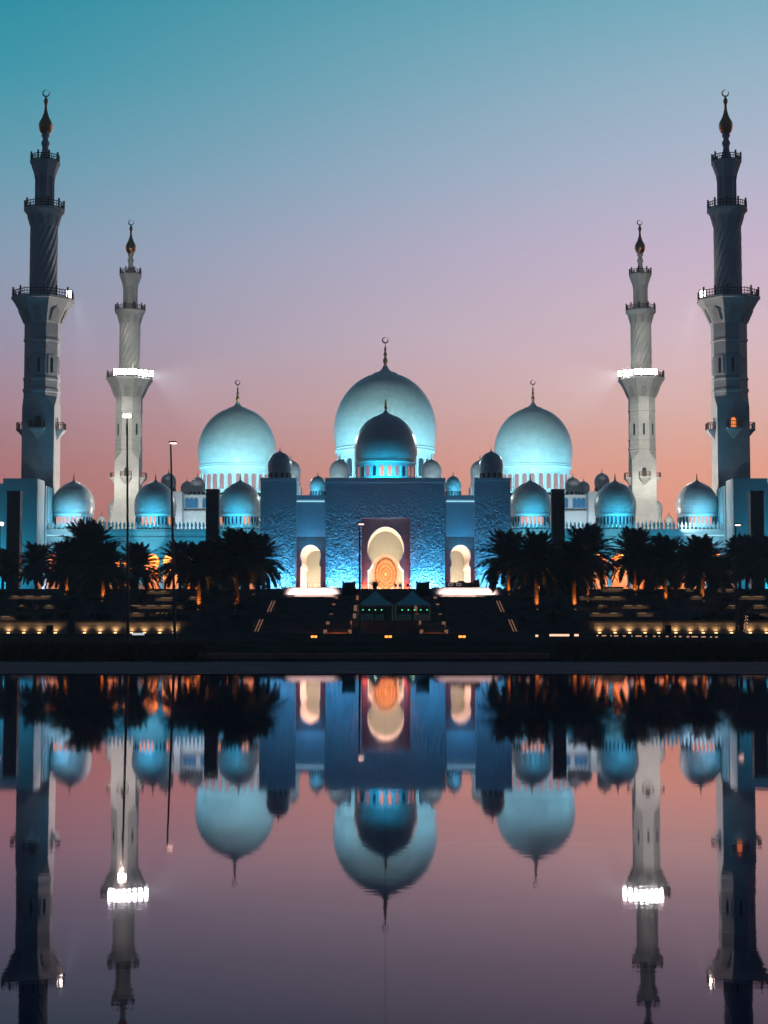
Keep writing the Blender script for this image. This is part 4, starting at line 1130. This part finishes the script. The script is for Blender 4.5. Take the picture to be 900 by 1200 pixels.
# cheek wall piers and slanted bars beside the stairs, their warm light painted as glow
def pier(px, y0, y1, D, w, label, lean=0):
    z0, z1 = zat(y1, D), zat(y0, D); x = xat(px, D, z0)
    r = thing('stair_pier', label, 'stair light', (x, D, z0), group='stair piers with painted light')
    h = z1 - z0
    MB().box(-w / 2, w / 2, 0, .5, 0, h * .86).build('painted_lit_face', STAIR_SHINE, r)
    MB().box(-w / 2 - .04, w / 2 + .04, -.04, .54, h * .86, h).build('cap', TERRACE, r)
    MB().box(-w / 2 - .02, w / 2 + .02, .5, .8, -.8, h * .9).build('core', TERRACE, r)
for sg in (-1, 1):
    s_ = 'left' if sg < 0 else 'right'
    f = (lambda p: p) if sg < 0 else (lambda p: 2 * AX + 1 - p)
    for k, (px, a, b_, D) in enumerate(((381, 737, 744, 200), (384, 727, 737, 206), (388, 718, 726, 213), (391, 706, 715, 220), (394, 698, 704, 225))):
        pier(f(px), a, b_, D - .9, .42, 'cheek pier with painted light on the outer edge of the %s narrow stair' % s_)
    for k, (px, a, b_, D) in enumerate(((410, 737, 744, 200), (412.5, 726, 736, 206), (415.5, 718, 724.5, 213), (416.5, 708, 716, 218), (419, 697, 703, 225))):
        pier(f(px), a, b_, D - .9, .40, 'cheek pier with painted light on the inner edge of the %s narrow stair' % s_)
    for px, y0, y1, D in ((302, 726, 740, 199), (316.5, 704, 717, 212)):
        r = thing('painted_cheek_bars', '%s slanted pair of bars painted as lit cheek wall on the outer edge of the %s broad stair' % ('lower' if D == 199 else 'upper', s_), 'handrail', (xat(f(px), D, 2), D, zat(y1, D)))
        h = zat(y0, D) - zat(y1, D)
        for q in (0, 1):
            MB().tube((-sg * q * .35 * -1, 0, .02), (-sg * (.35 + q * .0) + sg * q * .35 - sg * .15, 1.5, h), .07, seg=5).build('painted_bar', STAIR_SHINE, r)
        MB().box(-.5, .5, 1.55, 1.7, -1, h).build('backing', TERRACE, r)
    # dark cube planter blocks with clipped bush at stair head
    D = 228; x0, x1 = sorted((xat(f(398), D, 6), xat(f(419), D, 6)))
    pl = thing('block_planter', 'dark square planter with clipped bush at the head of the %s narrow stair' % s_, 'planter', ((x0 + x1) / 2, D, 5.4))
    MB().box(-(x1 - x0) / 2, (x1 - x0) / 2, 0, 3, 0, zat(698, D) - 5.4).build('box', TERRACE, pl)
    mb = MB(); rr = random.Random(5); hw = 7.5 / F * D; zz = zat(698, D) - 5.4; ht = zat(681.5, D) - zat(698, D)
    MB().box(-hw * .85, hw * .85, .3, 2.2, zz, zz + ht * .93).build('bush_core', BUSH, pl)
    for _ in range(1500):
        fx = rr.choice((-1, 1, 0)); p = Vector((rr.uniform(-hw, hw), rr.uniform(.1, 2.4), zz + rr.uniform(0, ht)))
        if fx: p.x = fx * hw * rr.uniform(.85, 1)
        elif rr.random() < .6: p.y = rr.uniform(.1, .3)
        else: p.z = zz + ht * rr.uniform(.9, 1.03)
        u = Vector((rr.uniform(-1, 1), rr.uniform(-1, 1), rr.uniform(-1, 1))) * .12; v = Vector((rr.uniform(-1, 1), rr.uniform(-1, 1), rr.uniform(-1, 1))) * .12
        mb.add([p, p + u, p + v], [(0, 1, 2)])
    mb.build('foliage', BUSH, pl)
    # reddish lit step at the foot
    x0, x1 = sorted((xat(f(382), 199), xat(f(410), 199)))
    st = MB().box(x0, x1, 198.4, 199.0, ZG - .1, zat(741, 199)).build('foot_step', TERRA, kind='structure')
    spot(((x0 + x1) / 2, 196.6, ZG + .1), ((x0 + x1) / 2, 198.8, ZG + .2), 90 if sg < 0 else 40, (1, .32, .1), 140, .8, .1)
# platform railing
m = thing('platform_railing', 'thin dark railing along the platform edge below the arches', 'railing', (0, 300.3, ZP))
q = MB()
xr0, xr1 = xat(322, 300), xat(590, 300)
n = 42
for i in range(n + 1):
    x = xr0 + (xr1 - xr0) * i / n; q.tube((x, 0, 0), (x, 0, 1.05), .035, seg=5)
q.build('posts', POLE, m, kind='stuff')
MB().box(xr0, xr1, -.04, .04, 1.051, 1.12).build('top_rail', POLE, m); MB().box(xr0, xr1, -.02, .02, .5, .54).build('mid_rail', POLE, m)
# stage kit on the right plinth
D = 297; x0, x1 = xat(523, D, 8), xat(562, D, 8); t = thing('stage_equipment_rack', 'black equipment rack with two small outlined screens before the right arch', 'equipment', ((x0 + x1) / 2, D, ZP + .163))
w = (x1 - x0) / 2
MB().box(-w, w * .65, 0, .9, 0, .95).build('case', BLACK, t); MB().box(w * .66, w, .1, .8, 0, 1.35).build('speaker', BLACK, t); MB().box(-w * .3, w * .1, .15, .8, .96, 1.2).build('case', BLACK, t)
for k in (0, 1):
    sc_ = MB().box(-.42, .42, -.06, -.001, -.22, .22).build('screen', emit('screen_outline', (.9, .7, .7), .45), t, (-w + .75 + k * 1.5, 0, .55))
    MB().box(-.32, .32, -.09, -.061, -.13, .14).build('screen_face', BLACK, sc_)
# spiky potted plant and low seats on the platform in front of the gate
x = xat(439.5, 301); t = thing('potted_agave', 'dark spiky potted plant before the glowing gate', 'plant', (x, 301.5, ZP))
MB().lathe([(.3, 0), (.45, .6), (.5, .65)], 12).build('pot', BLACK, t)
for i in range(17):
    a = i * 2.4; e = .15 + 1.2 * (i / 17); L_ = 1.25 if i != 7 else 1.9
    tip = Vector((math.cos(a) * math.cos(e), math.sin(a) * math.cos(e), math.sin(e))) * L_ + Vector((0, 0, .65))
    MB().tube((0, 0, .62), tip, .14, .012, 5).build('spike_leaf', BUSH, t)
for px, w_ in ((463, 'left'), (469, 'middle'), (478, 'right')):
    c = thing('chair', 'small dark chair on the platform before the gate, %s of three' % w_, 'chair', (xat(px, 301), 301.5, ZP), rnd.uniform(-.5, .5))
    MB().box(-.25, .25, -.25, .25, .42, .47).build('seat', BLACK, c); MB().box(-.25, .25, .2, .25, .471, .95).build('backrest', BLACK, c)
    for u in (-.2, .2):
        for v in (-.2, .2): MB().box(u - .02, u + .02, v - .02, v + .02, 0, .42).build('leg', BLACK, c)
# orange kerb lights and peach bars along the road
for px, wpx, y, m_, lab in ((368, 7, 746, LEDO, 'orange double ground light left of the tents'), (455, 8, 746, LEDO, 'orange double ground light in front of the tents'), (541.5, 8, 746, LEDO, 'orange double ground light right of the tents'),
                          (655.5, 23, 744.3, LEDP, 'longest peach light bar beside the road, right of the stairs'), (675.5, 5, 744.3, LEDP, 'short peach light bar just right of the longest one'),
                          (162, 14, 743, emit('white_bar', (.75, .9, 1), .7), 'white light bar below the left garden wall'), (629, 3, 745, LEDP, 'tiny dim light left of the longest peach bar')):
    D = 150; x = xat(px, D, 1); z = zat(y, D); w = wpx / 2 / F * D
    t = thing('ground_light', lab, 'light', (x, D, z - .1))
    MB().box(-w, w, .0, .3, -.4, .2).build('housing', BLACK, t)
    for a, b_ in (((-w, -w * .1), (w * .1, w)) if m_ is LEDO else ((-w, w),)):
        MB().box(a, b_, -.06, -.002, .0, .19).build('lens', m_, t)
rk = random.Random(4); px = 699; emit_small = emit('small_peach_lens', (1.0, .5, .3), .7)
while px < 838:
    wpx = rk.choice((1.2, 2, 3, 5, 7)); D = 151; x = xat(px + wpx / 2, D, 1); w = wpx / 2 / F * D
    t = thing('ground_light', 'small peach light in the broken row under the right garden wall', 'light', (x, D, zat(744.4 + (px - 699) * .012, D) - .08), 0, 'broken row of small peach lights')
    MB().box(-w - .02, w + .02, 0, .25, -.35, .15).build('housing', BLACK, t); MB().box(-w, w, -.05, -.002, 0, .09).build('lens', emit_small, t)
    px += wpx + rk.uniform(2.5, 8)
# dark cabinets before the lit walls
for px, s_ in ((62, 'left'), (780, 'right')):
    t = thing('utility_cabinet', 'small dark cabinet standing before the %s lit garden wall' % s_, 'cabinet', (xat(px, 198), 198, ZG))
    MB().box(-.36, .36, 0, .5, .08, .95).build('body', BLACK, t); MB().box(-.4, .4, -.05, .55, .951, 1.0).build('lid', BLACK, t); MB().box(-.33, .33, .05, .45, 0, .079).build('plinth', TERRACE, t)
    MB().box(-.3, .3, -.03, -.001, .12, .9).build('door', BLACK, t)

# ---- labels that single out each repeat by its place in its row
ORD = ['first', 'second', 'third', 'fourth', 'fifth', 'sixth', 'seventh', 'eighth', 'ninth', 'tenth', 'eleventh', 'twelfth'] + ['%dth' % i for i in range(13, 60)]
TIER = {200: 'lowest', 222: 'second', 244: 'third', 266: 'fourth', 300: 'topmost'}
def relabel(prefix, fmt, tiered=True):
    rows_ = {}
    for ob in COL.objects:
        if ob.parent is None and ob.name.split('.')[0] == prefix:
            y = ob.location.y; tr = 'road'
            for d in (200, 222, 244, 266, 300):
                if y >= d - 2.5: tr = TIER[d]
            rows_.setdefault((tr if tiered else '', 'left' if ob.location.x < 0 else 'right'), []).append(ob)
    for (tr, sd), obs in rows_.items():
        for i, ob in enumerate(sorted(obs, key=lambda q: q.location.x)): ob['label'] = fmt % dict(n=ORD[i], t=tr, s=sd)
relabel('planter_ledge', 'dark planter with warm lit cap edge, %(n)s from left on the %(t)s terrace, %(s)s side')
relabel('shrub', 'dark shrub, %(n)s from left on the %(t)s terrace, %(s)s of the stairs')
relabel('floodlight', 'white floodlight, %(n)s from left along the %(s)s minaret balconies', False)
relabel('garden_uplight', 'orange ground light under a palm trunk, %(n)s from left, %(s)s of the stairs', False)
k_ = 0
for ob in sorted((q for q in COL.objects if q.get('group') == 'broken row of small peach lights'), key=lambda q: q.location.x):
    ob['label'] = 'tiny peach light, %s from left in the broken row under the right garden wall' % ORD[k_]; k_ += 1
for side_, sgn_ in (('left', -1), ('right', 1)):
    for edge in ('inner', 'outer'):
        obs = [q for q in COL.objects if q.name.startswith('stair_pier') and q.get('label') == 'cheek pier with painted light on the %s edge of the %s narrow stair' % (edge, side_)]
        for i, ob in enumerate(sorted(obs, key=lambda q: q.location.y)): ob['label'] = 'cheek pier with painted light on the %s edge of the %s narrow stair, %s from the bottom' % (edge, side_, ORD[i])

# ================================================================ AIR: thin haze added round the whole scene to lift darks and halo the floodlights
hm = bpy.data.materials.new('haze_air'); hm.use_nodes = True
n = hm.node_tree.nodes; n.clear(); v = n.new('ShaderNodeVolumePrincipled')
v.inputs['Density'].default_value = 0.0003; v.inputs['Color'].default_value = (.80, .90, 1, 1); v.inputs['Anisotropy'].default_value = 0.3
o = n.new('ShaderNodeOutputMaterial'); hm.node_tree.links.new(v.outputs[0], o.inputs['Volume'])
MB().box(-1010, 1010, -410, 1010, -1.6, 125).build('haze', hm, kind='stuff')
